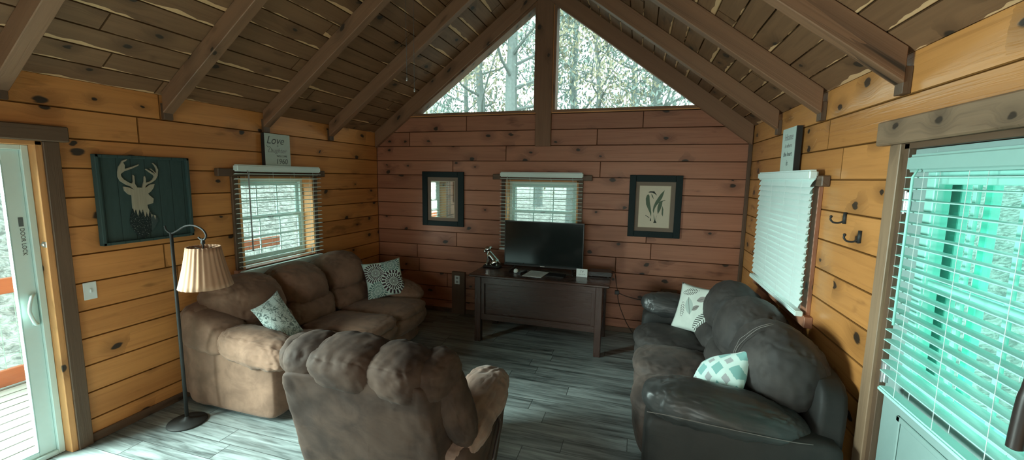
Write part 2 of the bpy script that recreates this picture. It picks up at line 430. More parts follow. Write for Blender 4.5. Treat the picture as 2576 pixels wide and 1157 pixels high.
def sstep(a, b, x):
    t = max(0, min(1, (x - a) / (b - a))); return t * t * (3 - 2 * t)

def puff(name, mat, parent, c, s, n=11, hd=2.0, p=4.5, rot=(0, 0, 0), fn=None, wr=.006, wf=5.0, seed=0, tuft=None, pinch=0.0):
    """stuffed cushion: rounded box with seams, gathers and wrinkles"""
    bm = bmesh.new(); bmesh.ops.create_cube(bm, size=2)
    bmesh.ops.subdivide_edges(bm, edges=bm.edges[:], cuts=int(n * (hd if wr > .0045 else 1)), use_grid_fill=True)
    R = Euler(rot).to_matrix(); c = V(c); s = V(s) / 2
    for v in bm.verts:
        q = v.co.copy(); q = V([math.sin(x * PI / 2) * .35 + x * .65 for x in q])
        Lp = (abs(q.x) ** p + abs(q.y) ** p + abs(q.z) ** p) ** (1 / p); mx_ = max(abs(q.x), abs(q.y), abs(q.z))
        q *= mx_ / Lp * 1.0
        v.co = q
    bm.normal_update()
    for v in bm.verts:
        q = v.co.copy(); nr = v.normal.copy(); loc = q.copy()
        q = V((q.x * s.x, q.y * s.y, q.z * s.z))
        if tuft:
            for (tx, ty, tz, rr, dep) in tuft:
                d2 = ((loc.x - tx) ** 2 + (loc.y - ty) ** 2 + (loc.z - tz) ** 2) / (rr * rr)
                q -= nr * dep * math.exp(-d2)
        if fn: q = fn(q, loc)
        w = q + c
        f1 = noise.noise(V((w.x * wf, w.y * wf, w.z * wf)) + V((seed * 7.3, 0, 0)))
        f2 = noise.noise(V((w.x * wf * 3.1, w.y * wf * 1.7, w.z * wf * 2.4)) + V((seed * 3.3, 5, 0)))
        edge = max(abs(loc.x), abs(loc.y), abs(loc.z)); rid = 1 - abs(f2) * 2
        ga = noise.noise(V((w.x * 30, w.y * 30, w.z * 16 + seed)))
        f3 = noise.noise(V((w.x * wf * 2.0 + w.z * 9, w.y * wf * 4.2, w.z * wf * 4.6 + seed * 2.1)))
        side = sorted([abs(loc.x), abs(loc.y), abs(loc.z)])[1]
        crease = max(0, 1 - abs(f3) * 7)
        q += nr * (f1 * wr * 1.3 + rid * wr * .6 - crease * wr * .55 + ga * wr * 1.25 * sstep(.45, .85, side))
        v.co = R @ q + c
    return obj(name, bm, mat, parent, smooth=True)

def pillow(name, mat, label, corners, th=.12, group=None, n=18, seed=1):
    """square scatter cushion from its four corners (top-left, top-right, bottom-right, bottom-left)"""
    a, b, c, d = [V(x) for x in corners]; bm = bmesh.new(); uvl = bm.loops.layers.uv.new('UVMap')
    nrm = (b - a).cross(d - a).normalized() * -1
    g = {}
    for side in (0, 1):
        for i in range(n + 1):
            for j in range(n + 1):
                u, v = i / n, j / n
                if side and (i in (0, n) or j in (0, n)): g[side, i, j] = g[0, i, j]; continue
                x, y = 2 * u - 1, 2 * v - 1
                # edges drawn in between the pointed corners
                xi = x * (1 - .10 * (1 - y * y) ) ; yi = y * (1 - .10 * (1 - x * x))
                uu, vv = (xi + 1) / 2, (yi + 1) / 2
                p = lerp(lerp(a, b, uu), lerp(d, c, uu), 1 - vv)
                h = (max(0, (1 - x * x) * (1 - y * y))) ** .55 * th / 2
                w = noise.noise(p * 9 + V((seed, seed, 0))) * .006 + noise.noise(p * 28 + V((seed, 0, 0))) * .003
                g[side, i, j] = bm.verts.new(p + nrm * ((h + w * min(1, h / .02)) * (1 if side == 0 else -1)))
    for side in (0, 1):
        for i in range(n):
            for j in range(n):
                q = [(i, j), (i + 1, j), (i + 1, j + 1), (i, j + 1)]
                if side: q = q[::-1]
                f = bm.faces.new([g[side, x, y] for x, y in q])
                for lp, (x, y) in zip(f.loops, q): lp[uvl].uv = (x / n, y / n)
    o = obj(name, bm, mat, None, smooth='n'); return tag(o, label, 'pillow', group)
def poly2d(name, pts, th, to3, mat, parent=None, label=None):
    """filled flat outline, concave allowed; to3(a,b,depth) places it"""
    cu = bpy.data.curves.new('t', 'CURVE'); cu.dimensions = '2D'; cu.fill_mode = 'BOTH'; sp = cu.splines.new('POLY')
    sp.points.add(len(pts) - 1)
    for i, q in enumerate(pts): sp.points[i].co = (q[0], q[1], 0, 1)
    sp.use_cyclic_u = True; cu.extrude = th / 2
    t = bpy.data.objects.new('t', cu); COL.objects.link(t); dg = bpy.context.evaluated_depsgraph_get()
    me = bpy.data.meshes.new_from_object(t.evaluated_get(dg)); COL.objects.unlink(t); bpy.data.objects.remove(t)
    bm = bmesh.new(); bm.from_mesh(me)
    for v in bm.verts: v.co = to3(v.co.x, v.co.y, v.co.z + th / 2)
    return obj(name, bm, mat, parent)
def text(name, s, size, to3, mat, parent, shear=0, th=.001, align='CENTER'):
    cu = bpy.data.curves.new('t', 'FONT'); cu.body = s; cu.size = size; cu.align_x = align; cu.extrude = th / 2; cu.shear = shear
    t = bpy.data.objects.new('t', cu); COL.objects.link(t); dg = bpy.context.evaluated_depsgraph_get()
    me = bpy.data.meshes.new_from_object(t.evaluated_get(dg)); COL.objects.unlink(t); bpy.data.objects.remove(t)
    bm = bmesh.new(); bm.from_mesh(me)
    for v in bm.verts: v.co = to3(v.co.x, v.co.y, v.co.z + th / 2)
    return obj(name, bm, mat, parent)

# wall frames: (u along wall, z up, n into the room)
FL = lambda u, z, n: V((XL + n, u, z))
FR = lambda u, z, n: V((XR - n, u, z))
FB = lambda u, z, n: V((u, D - n, z))
FRE = lambda u, z, n: V((u, YB + n, z))
def fbox(bm, F, u0, u1, z0, z1, n0, n1, ch=.003, w=False, ax=None):
    a, b = F(u0, z0, n0), F(u1, z1, n1)
    a, b = V([min(a[i], b[i]) for i in range(3)]), V([max(a[i], b[i]) for i in range(3)])
    if w: wbox(bm, a, b, ch, None, ax)
    else: box(bm, a, b, ch)
def fr4(u0, u1, z0, z1, n0, n1, wl, wr, wb, wt):
    return [(u0, u0 + wl, z0, z1, n0, n1), (u1 - wr, u1, z0, z1, n0, n1), (u0 + wl, u1 - wr, z0, z0 + wb, n0, n1), (u0 + wl, u1 - wr, z1 - wt, z1, n0, n1)]
def fo(name, F, boxes, mat, parent, w=False, ch=.003):
    bm = nb() if w else bmesh.new()
    for q in boxes: fbox(bm, F, *q, ch=ch, w=w)
    return obj(name, bm, mat, parent)

# ------------------------------------------------------------------ SETTING
def make_wall(name, F, u0, u1, ztop, openings, mat, rows_above=1, clip=None):
    bm = nb(); rows = []
    k = -rows_above
    while True:
        z1 = ZB - ROW * k; z0 = z1 - ROW
        if z1 <= 0.001: break
        rows.append((max(0, z0), min(z1, ztop))); k += 1
    a = F(0, 0, 0); U = (F(1, 0, 0) - a); Nn = (F(0, 0, 1) - a)
    for z0, z1 in rows:
        if z1 - z0 < .01: continue
        c0, c1 = u0, u1
        if clip: c0, c1 = clip(z1, u0, u1)
        segs = [(c0, c1)]
        for (o0, o1, p0, p1) in openings:
            if z1 <= p0 + .002 or z0 >= p1 - .002: continue
            ns = []
            for s0, s1 in segs:
                if o1 <= s0 or o0 >= s1: ns.append((s0, s1)); continue
                if o0 > s0: ns.append((s0, o0))
                if o1 < s1: ns.append((o1, s1))
            segs = ns
        for s0, s1 in segs:
            x = s0; first = random.uniform(.5, 2.6)
            while x < s1 - .01:
                e = min(s1, x + first); first = random.uniform(1.6, 3.8)
                if s1 - e < .35: e = s1
                # part rows crossed by an opening top/bottom
                zz0, zz1 = z0, z1
                board(bm, F(x, zz0, -.022), U, (0, 0, 1), Nn, e - x - .0015, zz1 - zz0 - .002, .022, .0045)
                x = e
        for (o0, o1, p0, p1) in openings:      # boards above/below openings inside a row
            if z0 < p0 - .002 < z1 - .004 and p0 > z0: board(bm, F(o0, z0, -.022), U, (0, 0, 1), Nn, o1 - o0, p0 - z0, .022, .0045)
            if z0 < p1 < z1 - .004: board(bm, F(o0, p1, -.022), U, (0, 0, 1), Nn, o1 - o0, z1 - p1 - .002, .022, .0045)
    # log core behind the boards
    us = sorted({u0 - .17, u1 + .17} | {x for o in openings for x in o[:2]}); zs = sorted({0, ztop} | {x for o in openings for x in o[2:]})
    for i in range(len(us) - 1):
        for j in range(len(zs) - 1):
            cu_, cz = (us[i] + us[i + 1]) / 2, (zs[j] + zs[j + 1]) / 2
            if any(o[0] < cu_ < o[1] and o[2] < cz < o[3] for o in openings): continue
            A, B = F(us[i], zs[j], -.16), F(us[i + 1], zs[j + 1], -.0225)
            wbox(bm, A, B, 0)
    return tag(obj(name, bm, mat), kind='structure')

WIN_L = (2.90, 3.80, .955, 1.80); DOOR_L = (-.25, 1.63, 0, 2.0)
WIN_R = (3.20, 4.22, .955, 1.80); DOOR_R = (1.33, 2.29, 0, 2.0)
WIN_B = (-1.60, -.69, .955, 1.80)
WIN_REAR = (-2.9, .5, .5, 2.1)
make_wall('wall_left', FL, YB, D, ZW + .02, [WIN_L, DOOR_L], M['pine_l'], 1)
make_wall('wall_right', FR, YB, D, ZW + .02, [WIN_R, DOOR_R], M['pine_r'], 1)
def gclip(z, u0, u1):
    d = max(0, (z - ZW) / SL); return u0 + d, u1 - d
make_wall('wall_back', FB, XL, XR, 2.592, [WIN_B], M['pine_b'], 2, gclip)
make_wall('wall_rear', FRE, XL, XR, 2.404, [WIN_REAR], M['pine_b'], 1)

# rear gable and the front gable's outer skin above the triangular windows
def gable(name, y0, y1, holes, mat):
    bm = nb(); z = 2.404 if not holes else 2.592
    while z < ZR - .02:
        z1 = min(z + ROW, ZR); d0 = (z - ZW) / SL
        segs = [(XL + d0, XR - d0)]
        if holes:
            # strips between window hypotenuse and roof, at both sides
            def hx(zz): return min(max((zz - 2.634) / .735, 0), 1.6)
            segs = [(XL + d0, XL + .60 + hx(z1)), (XR - .52 - hx(z1), XR - d0)]
            if z > 3.81: segs = [(XL + d0, XR - d0)]
        for a, b in segs:
            if b - a > .02: wbox(bm, (a, y0, z), (b, y1, z1 - .002), .003)
        z = z1
    return tag(obj(name, bm, mat), kind='structure')
gable('wall_rear_gable', YB - .1, YB - .01, False, M['pine_b'])

bm = bmesh.new(); box(bm, (XL - .16, YB - .16, -.08), (XR + .16, D + .16, 0)); fl = tag(obj('floor', bm, M['floor'], origin=(0, 0, 0)), kind='structure')

# ceiling boards, one mesh per slope
def ceiling():
    bm = nb()
    for sgn, x0 in ((1, XL), (-1, XR)):
        Ls = (XR - XL) / 2 / math.cos(math.atan(SL)); dirv = V((sgn, 0, SL)).normalized(); nn = V((SL * sgn, 0, -1)).normalized()
        k = -1; w = .145
        while k * w < Ls:
            y = YB - .2; s0 = k * w
            while y < D + .3:
                L = random.uniform(1.8, 3.6); e = min(D + .3, y + L)
                board(bm, V((x0, y, ZW)) + dirv * s0 - nn * .03, (0, 1, 0), dirv, nn, e - y - .001, min(w, Ls - s0) - .003, .03, .004)
                y = e
            k += 1
        # roof deck above
        A = V((x0, YB - .3, ZW)) - dirv * .35 - nn * .12
        board(bm, A, (0, 1, 0), dirv, nn, D - YB + .75, Ls + .35, .088, 0, .5)
    return tag(obj('ceiling', bm, M['ceil']), kind='structure')
ceiling()

# rafters
def beam_between(bm, x0, x1, zoff0, zoff1, y0, y1, side):
    """sloped beam under the ceiling from x0 (wall side) to x1, plumb cut"""
    def zc(x): return ZW + SL * ((x - XL) if side > 0 else (XR - x))
    bm2 = nb(); uvl = bm2.loops.layers.uv[0]; cl = bm2.loops.layers.float_color[0]
    vs = []
    for x in (x0, x1):
        for y in (y0, y1):
            for zo in (zoff0, zoff1): vs.append(bm2.verts.new((x, y, zc(x) - zo)))
    a0, a1, b0, b1, c0, c1, d0, d1 = vs
    rnd = random.random(); ou = random.uniform(0, 40)
    for f in ((a0, a1, b1, b0), (c0, d0, d1, c1), (a0, c0, c1, a1), (b0, b1, d1, d0), (a1, c1, d1, b1), (a0, b0, d0, c0)):
        fc = bm2.faces.new(f)
        n = fc.normal
        for lp in fc.loops:
            co = lp.vert.co; lp[uvl].uv = (ou + abs(co.x) * 1.25, co.y * 1.0 + (co.z - zc(co.x)) + ou); lp[cl] = (rnd, .5, 0, 1)
    bmesh.ops.bevel(bm2, geom=bm2.edges[:], offset=.004, segments=1, affect='EDGES')
    t = bpy.data.meshes.new('t'); bm2.to_mesh(t); bm2.free(); bm.from_mesh(t); bpy.data.meshes.remove(t)
ys = [-2.14, -1.24, -.34, .56, 1.435, 2.315, 3.195, 4.08]
names = ['first', 'second', 'third', 'fourth', 'fifth', 'sixth', 'seventh', 'eighth']
W_ = .078
for side, sname in ((1, 'left'), (-1, 'right')):
    for i, y in enumerate(reversed(ys)):
        bm = nb()
        if side > 0: beam_between(bm, XL + .03, XM, .002, .155, y, y + W_, 1)
        else: beam_between(bm, XR - .03, XM, .002, .155, y, y + W_, -1)
        r = obj('rafter', bm, M['beam'], origin=((XL if side > 0 else XR), y, ZW))
        tag(r, f'brown pine rafter under the {sname} roof slope, {names[i]} one from the gable window wall', 'rafter', f'rafters of the {sname} roof slope')
        xx = XL if side > 0 else XR
        b = wsimple('seat_block', (xx + side * .001, y + .006, ZB + .002), (xx + side * .033, y + W_ - .006, ZW - .06), M['trim'], r, .002)
# gable end beams
for side, x0 in ((1, XL + .01), (-1, XR - .01)):
    bm = nb(); beam_between(bm, x0, XM, -.012, .205, D - .055, D - .001, side)
    tag(obj('trim_1' if side > 0 else 'trim_2', bm, M['beam']), kind='structure')
# centre post of the gable
bm = nb(); wbox(bm, (-1.232, D - .045, 2.205), (-1.040, D - .0005, ZR - .16), .004)
tag(obj('trim_3', bm, M['beam']), kind='structure')
# ridge board
bm = nb(); wbox(bm, (XM - .02, YB, ZR - .2), (XM + .02, D - .06, ZR - .005), .003); tag(obj('trim_4', bm, M['beam']), kind='structure')

# triangular windows
def tri_window(name, P):
    """P = three corners of the clear opening (x,z), counter-clockwise"""
    t = thing(name, loc=(sum(p[0] for p in P) / 3, D, 2.63), kind='structure')
    c = V((sum(p[0] for p in P) / 3, sum(p[1] for p in P) / 3))
    def off(d):
        out = []
        for i in range(3):
            p0, p1, p2 = V(P[i - 1]), V(P[i]), V(P[(i + 1) % 3])
            e1 = (p1 - p0).normalized(); e2 = (p2 - p1).normalized(); n1 = V((e1.y, -e1.x)); n2 = V((e2.y, -e2.x))
            den = 1 + n1.dot(n2); out.append(p1 + (n1 + n2) * (d / den))
        return out
    def ring(nm, di, do, y0, y1, mat):
        bm = nb(); I, O = off(di), off(do); uvl = bm.loops.layers.uv[0]; cl = bm.loops.layers.float_color[0]
        vi = [[bm.verts.new((p[0], y, p[1])) for p in I] for y in (y0, y1)]; vo = [[bm.verts.new((p[0], y, p[1])) for p in O] for y in (y0, y1)]
        for k in range(3):
            j = (k + 1) % 3
            for f in ((vi[0][k], vi[0][j], vo[0][j], vo[0][k]), (vi[1][k], vi[1][j], vo[1][j], vo[1][k]), (vi[0][k], vi[0][j], vi[1][j], vi[1][k]), (vo[0][k], vo[0][j], vo[1][j], vo[1][k])): bm.faces.new(f)
        e = random.random()
        for f in bm.faces:
            for lp in f.loops: lp[uvl].uv = (lp.vert.co.x + lp.vert.co.z + lp.vert.co.y, lp.vert.co.y + lp.vert.co.z * .2); lp[cl] = (e, .5, 0, 1)
        return obj(nm, bm, mat, t)
    ring('frame', 0, .04, D - .02, D + .14, M['beam'])
    ring('stop_bead', .03, .043, D - .026, D - .018, M['jamb'])
    # outer infill between frame and roof
    bm = bmesh.new(); G = off(.004)
    bm.faces.new([bm.verts.new((p[0], D + .06, p[1])) for p in G]); obj('pane', bm, M['glass'], t)
    return t
TL = [(-2.861, 2.634), (-1.262, 2.634), (-1.262, 3.809)]
TR = [(-1.003, 2.634), (.612, 2.634), (-1.003, 3.821)]
tri_window('window_1', TL); tri_window('window_2', TR)
# solid infill of the gable around the triangles (same plane as the wall)
bm = nb()
def prism(bm, pts, y0, y1):
    vs = [[bm.verts.new((p[0], y, p[1])) for p in pts] for y in (y0, y1)]; n = len(pts)
    fs = [bm.faces.new(vs[0]), bm.faces.new(vs[1][::-1])] + [bm.faces.new([vs[0][i], vs[0][(i + 1) % n], vs[1][(i + 1) % n], vs[1][i]]) for i in range(n)]
    uvl = bm.loops.layers.uv[0]; cl = bm.loops.layers.float_color[0]
    for f in fs:
        for lp in f.loops: lp[uvl].uv = (lp.vert.co.x, lp.vert.co.z); lp[cl] = (.4, .5, 0, 1)
def zc(x): return ZW + SL * min(x - XL, XR - x)
o_ = .038
prism(bm, [(XL - .1, 2.59), (-2.861 - .11, 2.596), (-1.262 - .03, 3.809 + .04), (-1.262 + .03, 3.87), (XM, 3.87), (XM, ZR + .02), (XL - .1, ZW - .05)], D + .0, D + .14)
prism(bm, [(XR + .1, 2.59), (.612 + .11, 2.596), (-1.003 + .03, 3.821 + .04), (-1.003 - .03, 3.87), (XM, 3.87), (XM, ZR + .02), (XR + .1, ZW - .05)], D + .0, D + .14)
prism(bm, [(-1.225, 2.59), (-1.04, 2.59), (-1.04, 3.88), (-1.225, 3.88)], D, D + .14)
tag(obj('wall_back_gable', bm, M['pine_b']), kind='structure')

# rectangular windows with casing, header, sill, sashes
def window(name, F, op, hdr, casing_w, cm, jm, sill=None, cols=3, nfrm=-.10, hz=(1.80, 1.868), csides=(1, 1)):
    u0, u1, z0, z1 = op; c = F((u0 + u1) / 2, z0, 0); t = thing(name, loc=tuple(c), kind='structure')
    fo('header', F, [(hdr[0], hdr[1], hz[0], hz[1], 0, .048)], M['trim'], t, True, .006)
    bx = []
    if csides[0]: bx.append((u0 - casing_w, u0, z0 - .06, hz[0], 0, .026))
    if csides[1]: bx.append((u1, u1 + casing_w, z0 - .06, hz[0], 0, .026))
    for b in bx: fo('casing', F, [b], cm, t, True)
    fo('jamb', F, [(u0 - .001, u0 + .018, z0, z1, -.15, .03), (u1 - .018, u1 + .001, z0, z1, -.15, .03), (u0, u1, z1 - .018, z1 + .001, -.15, .03)], jm, t, True, .001)
    s = sill or (u0 - casing_w - .02, u1 + casing_w + .02)
    fo('sill', F, [(s[0], s[1], z0 - .075, z0 - .001, -.0, .05), (u0, u1, z0 - .02, z0 + .004, -.15, .05)], M['redtrim'], t, True, .004)
    a0, a1, b0, b1 = u0 + .018, u1 - .018, z0 + .004, z1 - .018; zm = (b0 + b1) / 2 + .03
    fw = .035
    fo('frame', F, fr4(a0 + .0005, a1 - .0005, b0, b1, nfrm - .049, nfrm, fw, fw, fw, fw), M['white'], t)
    for k, (q0, q1, nn) in enumerate(((zm - .02, b1 - fw, nfrm - .035), (b0 + fw, zm + .02, nfrm - .012))):
        sw = .032; s0, s1 = a0 + fw, a1 - fw
        sh = fo('sash', F, fr4(s0, s1, q0, q1, nn - .02, nn, sw, sw, sw + .008, sw + .006), M['sash'], t)
        g0, g1, h0, h1 = s0 + sw, s1 - sw, q0 + sw, q1 - sw
        mb = [(g0 + (g1 - g0) * i / cols - .006, g0 + (g1 - g0) * i / cols + .006, h0, h1, nn - .015, nn - .004) for i in range(1, cols)]
        mb.append((g0, g1, (h0 + h1) / 2 - .006, (h0 + h1) / 2 + .006, nn - .0145, nn - .0035))
        fo('muntin', F, mb, M['sash'], sh, ch=.001)
        bm = bmesh.new(); fbox(bm, F, g0, g1, h0, h1, nn - .012, nn - .008, 0); obj('pane', bm, M['glass'], sh)
    fo('sash_lock', F, [((u0 + u1) / 2 - .03, (u0 + u1) / 2 + .03, zm - .01, zm + .005, nfrm - .012, nfrm + .006)], M['outletgrey'], t)
    return t
window('window_3', FL, WIN_L, (2.70, 3.97), .062, M['trim'], M['jamb'])
window('window_4', FR, WIN_R, (3.03, 4.42), .075, M['redtrim'], M['redtrim'], sill=(3.07, 4.36))
window('window_5', FB, WIN_B, (-1.765, -.53), .055, M['trim'], M['jamb'])

def blind(label, F, u0, u1, zt, zb, nn, pitch=.044, tilt=0.0, sm=None, val=.062, wand=None, sw=.05, vm=None, cords=4, wlen=.6, wm=None, vd=.055, rail=.022):
    sm = sm or M['blind']; c = F((u0 + u1) / 2, zb, nn)
    t = thing('window_blind', label, 'blind', loc=tuple(c))
    # valance with a rounded face
    bm = bmesh.new(); a, b = F(u0, zt - val, nn - .045), F(u1, zt, nn + .012)
    box(bm, [min(a[i], b[i]) for i in range(3)], [max(a[i], b[i]) for i in range(3)], .012, 3); obj('valance', bm, vm or sm, t)
    z = zt - val - .02; bm = bmesh.new(); zs = []
    while z > zb + rail + .028:
        zs.append(z); z -= pitch
    for z in zs:
        for j in range(4):
            pass
        prof = []
        for k in range(5):
            s_ = (k / 4 - .5) * sw; cz = .0035 * (1 - (2 * k / 4 - 1) ** 2)
            prof.append((math.cos(tilt) * s_ - math.sin(tilt) * cz, math.sin(tilt) * s_ + math.cos(tilt) * cz))
        rows = []
        for (dn, dz) in prof: rows.append([bm.verts.new(F(uu, z + dz, nn - .015 + dn)) for uu in (u0 + .004, u1 - .004)])
        rows2 = []
        for (dn, dz) in prof: rows2.append([bm.verts.new(F(uu, z + dz - .0038, nn - .015 + dn)) for uu in (u0 + .004, u1 - .004)])
        for k in range(4):
            bm.faces.new([rows[k][0], rows[k][1], rows[k + 1][1], rows[k + 1][0]]); bm.faces.new([rows2[k][0], rows2[k + 1][0], rows2[k + 1][1], rows2[k][1]])
            for e in (0, 1): bm.faces.new([rows[k][e], rows[k + 1][e], rows2[k + 1][e], rows2[k][e]])
        bm.faces.new([rows[0][0], rows2[0][0], rows2[0][1], rows[0][1]]); bm.faces.new([rows[4][0], rows[4][1], rows2[4][1], rows2[4][0]])
    obj('slats', bm, sm, t)
    bm = bmesh.new(); a, b = F(u0 + .002, zb, nn - .04), F(u1 - .002, zb + rail, nn + .012)
    box(bm, [min(a[i], b[i]) for i in range(3)], [max(a[i], b[i]) for i in range(3)], .006, 2); obj('bottom_rail', bm, sm, t)
    bm = bmesh.new()
    for k in range(cords):
        uu = lerp(u0 + .12, u1 - .12, k / (cords - 1))
        for dn in (-.041, .009): tube(bm, [F(uu, zb + .02, nn + dn), F(uu, zt - val, nn + dn)], .0011, 5)
    obj('ladder_cord', bm, M['cord'], t)
    if wand is not None:
        w = tubeo('tilt_wand', [F(wand, zt - val + .01, nn + .016), F(wand, zt - val - .02, nn + .03), F(wand, zt - val - wlen, nn + .03)], [.003, .005, .005], wm or M['cord'], t, 8)
    return t
blind('white slatted blind with open slats and a dark wand on the left wall window', FL, 2.838, 3.85, 1.905, .885, .085, tilt=.10, rail=.06, wand=2.93, wlen=.72, wm=M['outletgrey'])
blind('closed white slatted blind on the right wall window above the dark sofa', FR, 3.105, 4.305, 1.905, .945, .085, rail=.035, tilt=-1.12, val=.065)
blind('white slatted blind behind the television on the gable wall window', FB, -1.655, -.632, 1.895, .925, .085, tilt=.06, wand=-1.555, wlen=.5)
blind('wide teal tinted slatted blind hanging on the glazed door at right', FR, 1.42, 2.125, 1.942, .932, .070, pitch=.046, tilt=.03, sm=M['blindteal'], vm=M['valteal'], wand=2.03, wlen=.62, wm=M['doorwhite'], cords=3, val=.07)

# right door ------------------------------------------------------------
t = thing('door_1', loc=tuple(FR(1.81, 0, 0)), kind='structure')
fo('header', FR, [(1.15, 2.465, 2.0, 2.112, 0, .045)], M['rustic'], t, True, .007)
fo('casing', FR, [(2.29, 2.372, 0, 2.0, 0, .028)], M['rustic'], t, True)
fo('casing', FR, [(1.245, 1.33, 0, 2.0, 0, .028)], M['trim'], t, True)
fo('jamb', FR, [(2.255, 2.291, 0, 2.0, -.16, .012), (1.329, 1.36, 0, 2.0, -.16, .012), (1.33, 2.29, 1.975, 2.001, -.16, .012)], M['trim'], t, True, .002)
u0, u1 = 1.362, 2.252; g0, g1, h0, h1 = 1.50, 2.115, 1.0, 1.855
sl = fo('leaf', FR, [(u0, g0, .012, 1.972, -.055, -.012), (g1, u1, .012, 1.972, -.055, -.012), (g0, g1, h1, 1.972, -.055, -.012), (g0, g1, .012, h0, -.055, -.012)], M['doorpaint'], t, ch=.001)
fo('lower_panel', FR, [(1.50, 2.10, .16, .80, -.012, -.007)], M['doorpaint'], sl, ch=.004)
fo('panel_moulding', FR, [(1.47, 2.13, .80, .825, -.012, -.004), (1.47, 2.13, .135, .16, -.012, -.004), (1.47, 1.495, .135, .825, -.012, -.004), (2.105, 2.13, .135, .825, -.012, -.004)], M['doorpaint'], sl, ch=.003)
fo('glazing_frame', FR, fr4(g0 - .02, g1 + .02, h0 - .02, h1 + .02, -.06, -.002, .05, .05, .05, .05), M['doorwhite'], sl)
mb = [(g0 + (g1 - g0) * i / 3 - .009, g0 + (g1 - g0) * i / 3 + .009, h0, h1, -.04, -.025) for i in (1, 2)] + [(g0, g1, (h0 + h1) / 2 - .012, (h0 + h1) / 2 + .012, -.0405, -.0245)]
fo('muntin', FR, mb, M['doorwhite'], sl, ch=.001)
bm = bmesh.new(); fbox(bm, FR, g0, g1, h0, h1, -.036, -.032, 0); obj('pane', bm, M['tealglass'], sl)
for z in (1.745, .965, .20):
    bm = bmesh.new(); fbox(bm, FR, 2.235, 2.256, z - .045, z + .045, -.012, .004, .002); tube(bm, [FR(2.254, z - .05, .006), FR(2.254, z + .05, .006)], .006, 8); obj('hinge', bm, M['steel'], t)
# storm door beyond, white aluminium
fo('storm_door', FR, [(1.365, 1.45, .02, 1.97, -.15, -.115), (2.13, 2.25, .02, 1.97, -.15, -.115), (1.45, 2.13, 1.86, 1.97, -.15, -.115), (1.45, 2.13, 1.37, 1.43, -.15, -.115), (1.45, 2.13, .02, .75, -.15, -.115), (1.98, 2.02, .75, 1.86, -.15, -.12)], M['doorwhite'], t)
# dark handle hanging at the latch side, seen over the blind
h = thing('door_handle', 'dark brown rounded hanging handle at the right edge of the blind covered door', 'handle', loc=tuple(FR(1.415, 1.11, .1)))
bm = bmesh.new(); ps = [FR(1.412, 1.112, .105), FR(1.412, 1.135, .105), FR(1.405, 1.25, .105), FR(1.395, 1.36, .10)]
tube(bm, bez(ps, 6), [.010, .015] + [.018] * 12 + [.016] * 3 + [.014] * 2, 12); obj('grip', bm, M['brownplastic'], h, smooth='n')
tubeo('bracket', [FR(1.395, 1.355, .10), FR(1.393, 1.37, .05), FR(1.393, 1.37, -.012)], .008, M['brownplastic'], h)

# left sliding door ------------------------------------------------------
t = thing('door_2', loc=tuple(FL(.7, 0, 0)), kind='structure')
fo('header', FL, [(-.5, 1.742, 2.0, 2.095, 0, .06)], M['trim'], t, True, .007)
fo('casing', FL, [(1.63, 1.705, 0, 2.0, 0, .028)], M['trim'], t, True)
fo('jamb', FL, [(1.598, 1.631, 0, 2.0, -.16, .014), (-.25, -.22, 0, 2.0, -.16, .014), (-.25, 1.63, 1.975, 2.001, -.16, .014)], M['jamb'], t, True, .002)
fo('frame', FL, fr4(-.22, 1.5975, 0.001, 1.9745, -.149, -.05, .035, .033, .03, .03), M['white'], t)
for s0, s1, nn in ((.62, 1.565, -.07), (-.185, .72, -.112)):
    a = fo('sash', FL, fr4(s0, s1, .031, 1.9445, nn - .035, nn, .08, .08, .03, .065), M['white'], t)
    fo('gasket', FL, [(s0 + .08, s0 + .085, .06, 1.88, nn - .03, nn + .002), (s1 - .085, s1 - .08, .06, 1.88, nn - .03, nn + .002), (s0 + .08, s1 - .08, .06, .066, nn - .03, nn + .002)], M['sash'], a, ch=.001)
    bm = bmesh.new(); fbox(bm, FL, s0 + .082, s1 - .082, .062, 1.878, nn - .02, nn - .014, 0); obj('pane', bm, M['glass'], a)
    if s1 > 1:
        bm = bmesh.new(); tube(bm, bez([FL(1.552, 1.07, nn), FL(1.525, 1.055, nn + .03), FL(1.505, .99, nn + .042), FL(1.508, .95, nn + .042), FL(1.528, .89, nn + .03), FL(1.552, .875, nn)], 6), .009, 8); obj('pull_handle', bm, M['white'], a, smooth='n')
        fo('handle_plate', FL, [(1.525, 1.56, .875, 1.07, nn, nn + .008)], M['sash'], a)
fo('security_latch', FL, [(1.585, 1.632, 1.365, 1.383, -.02, .004), (1.596, 1.606, 1.355, 1.393, -.03, .012)], M['steel'], t)
st = thing('warning_sticker', 'small black lettered sticker on the white sliding door stile', 'sticker', loc=tuple(FL(1.535, 1.32, -.069)))
st3 = lambda a, b, d: FL(1.533 - b * 1.0, 1.545 - a, -.0695 + d)
fo('badge', FL, [(1.524, 1.545, 1.49, 1.545, -.0695, -.0685)], M['ink'], st, ch=0)
text('lettering', 'DOOR LOCK', .028, lambda a, b, d: FL(1.527 + b, 1.48 - a, -.0695 + d), M['ink'], st, align='LEFT')

# baseboards
for nm, F, segs in (('baseboard_left', FL, [(1.705, D)]), ('baseboard_back', FB, [(XL, XR)]), ('baseboard_right', FR, [(2.372, D), (YB, 1.245)])):
    bm = nb()
    for a, b in segs: fbox(bm, F, a, b, 0, .062, .0005, .014, .004, True)
    tag(obj(nm, bm, M['trim']), kind='structure')
# corner trims
bm = nb(); wbox(bm, (XR - .035, D - .035, 0.06), (XR - .001, D - .001, 2.36), .003); tag(obj('trim_5', bm, M['trim']), kind='structure')
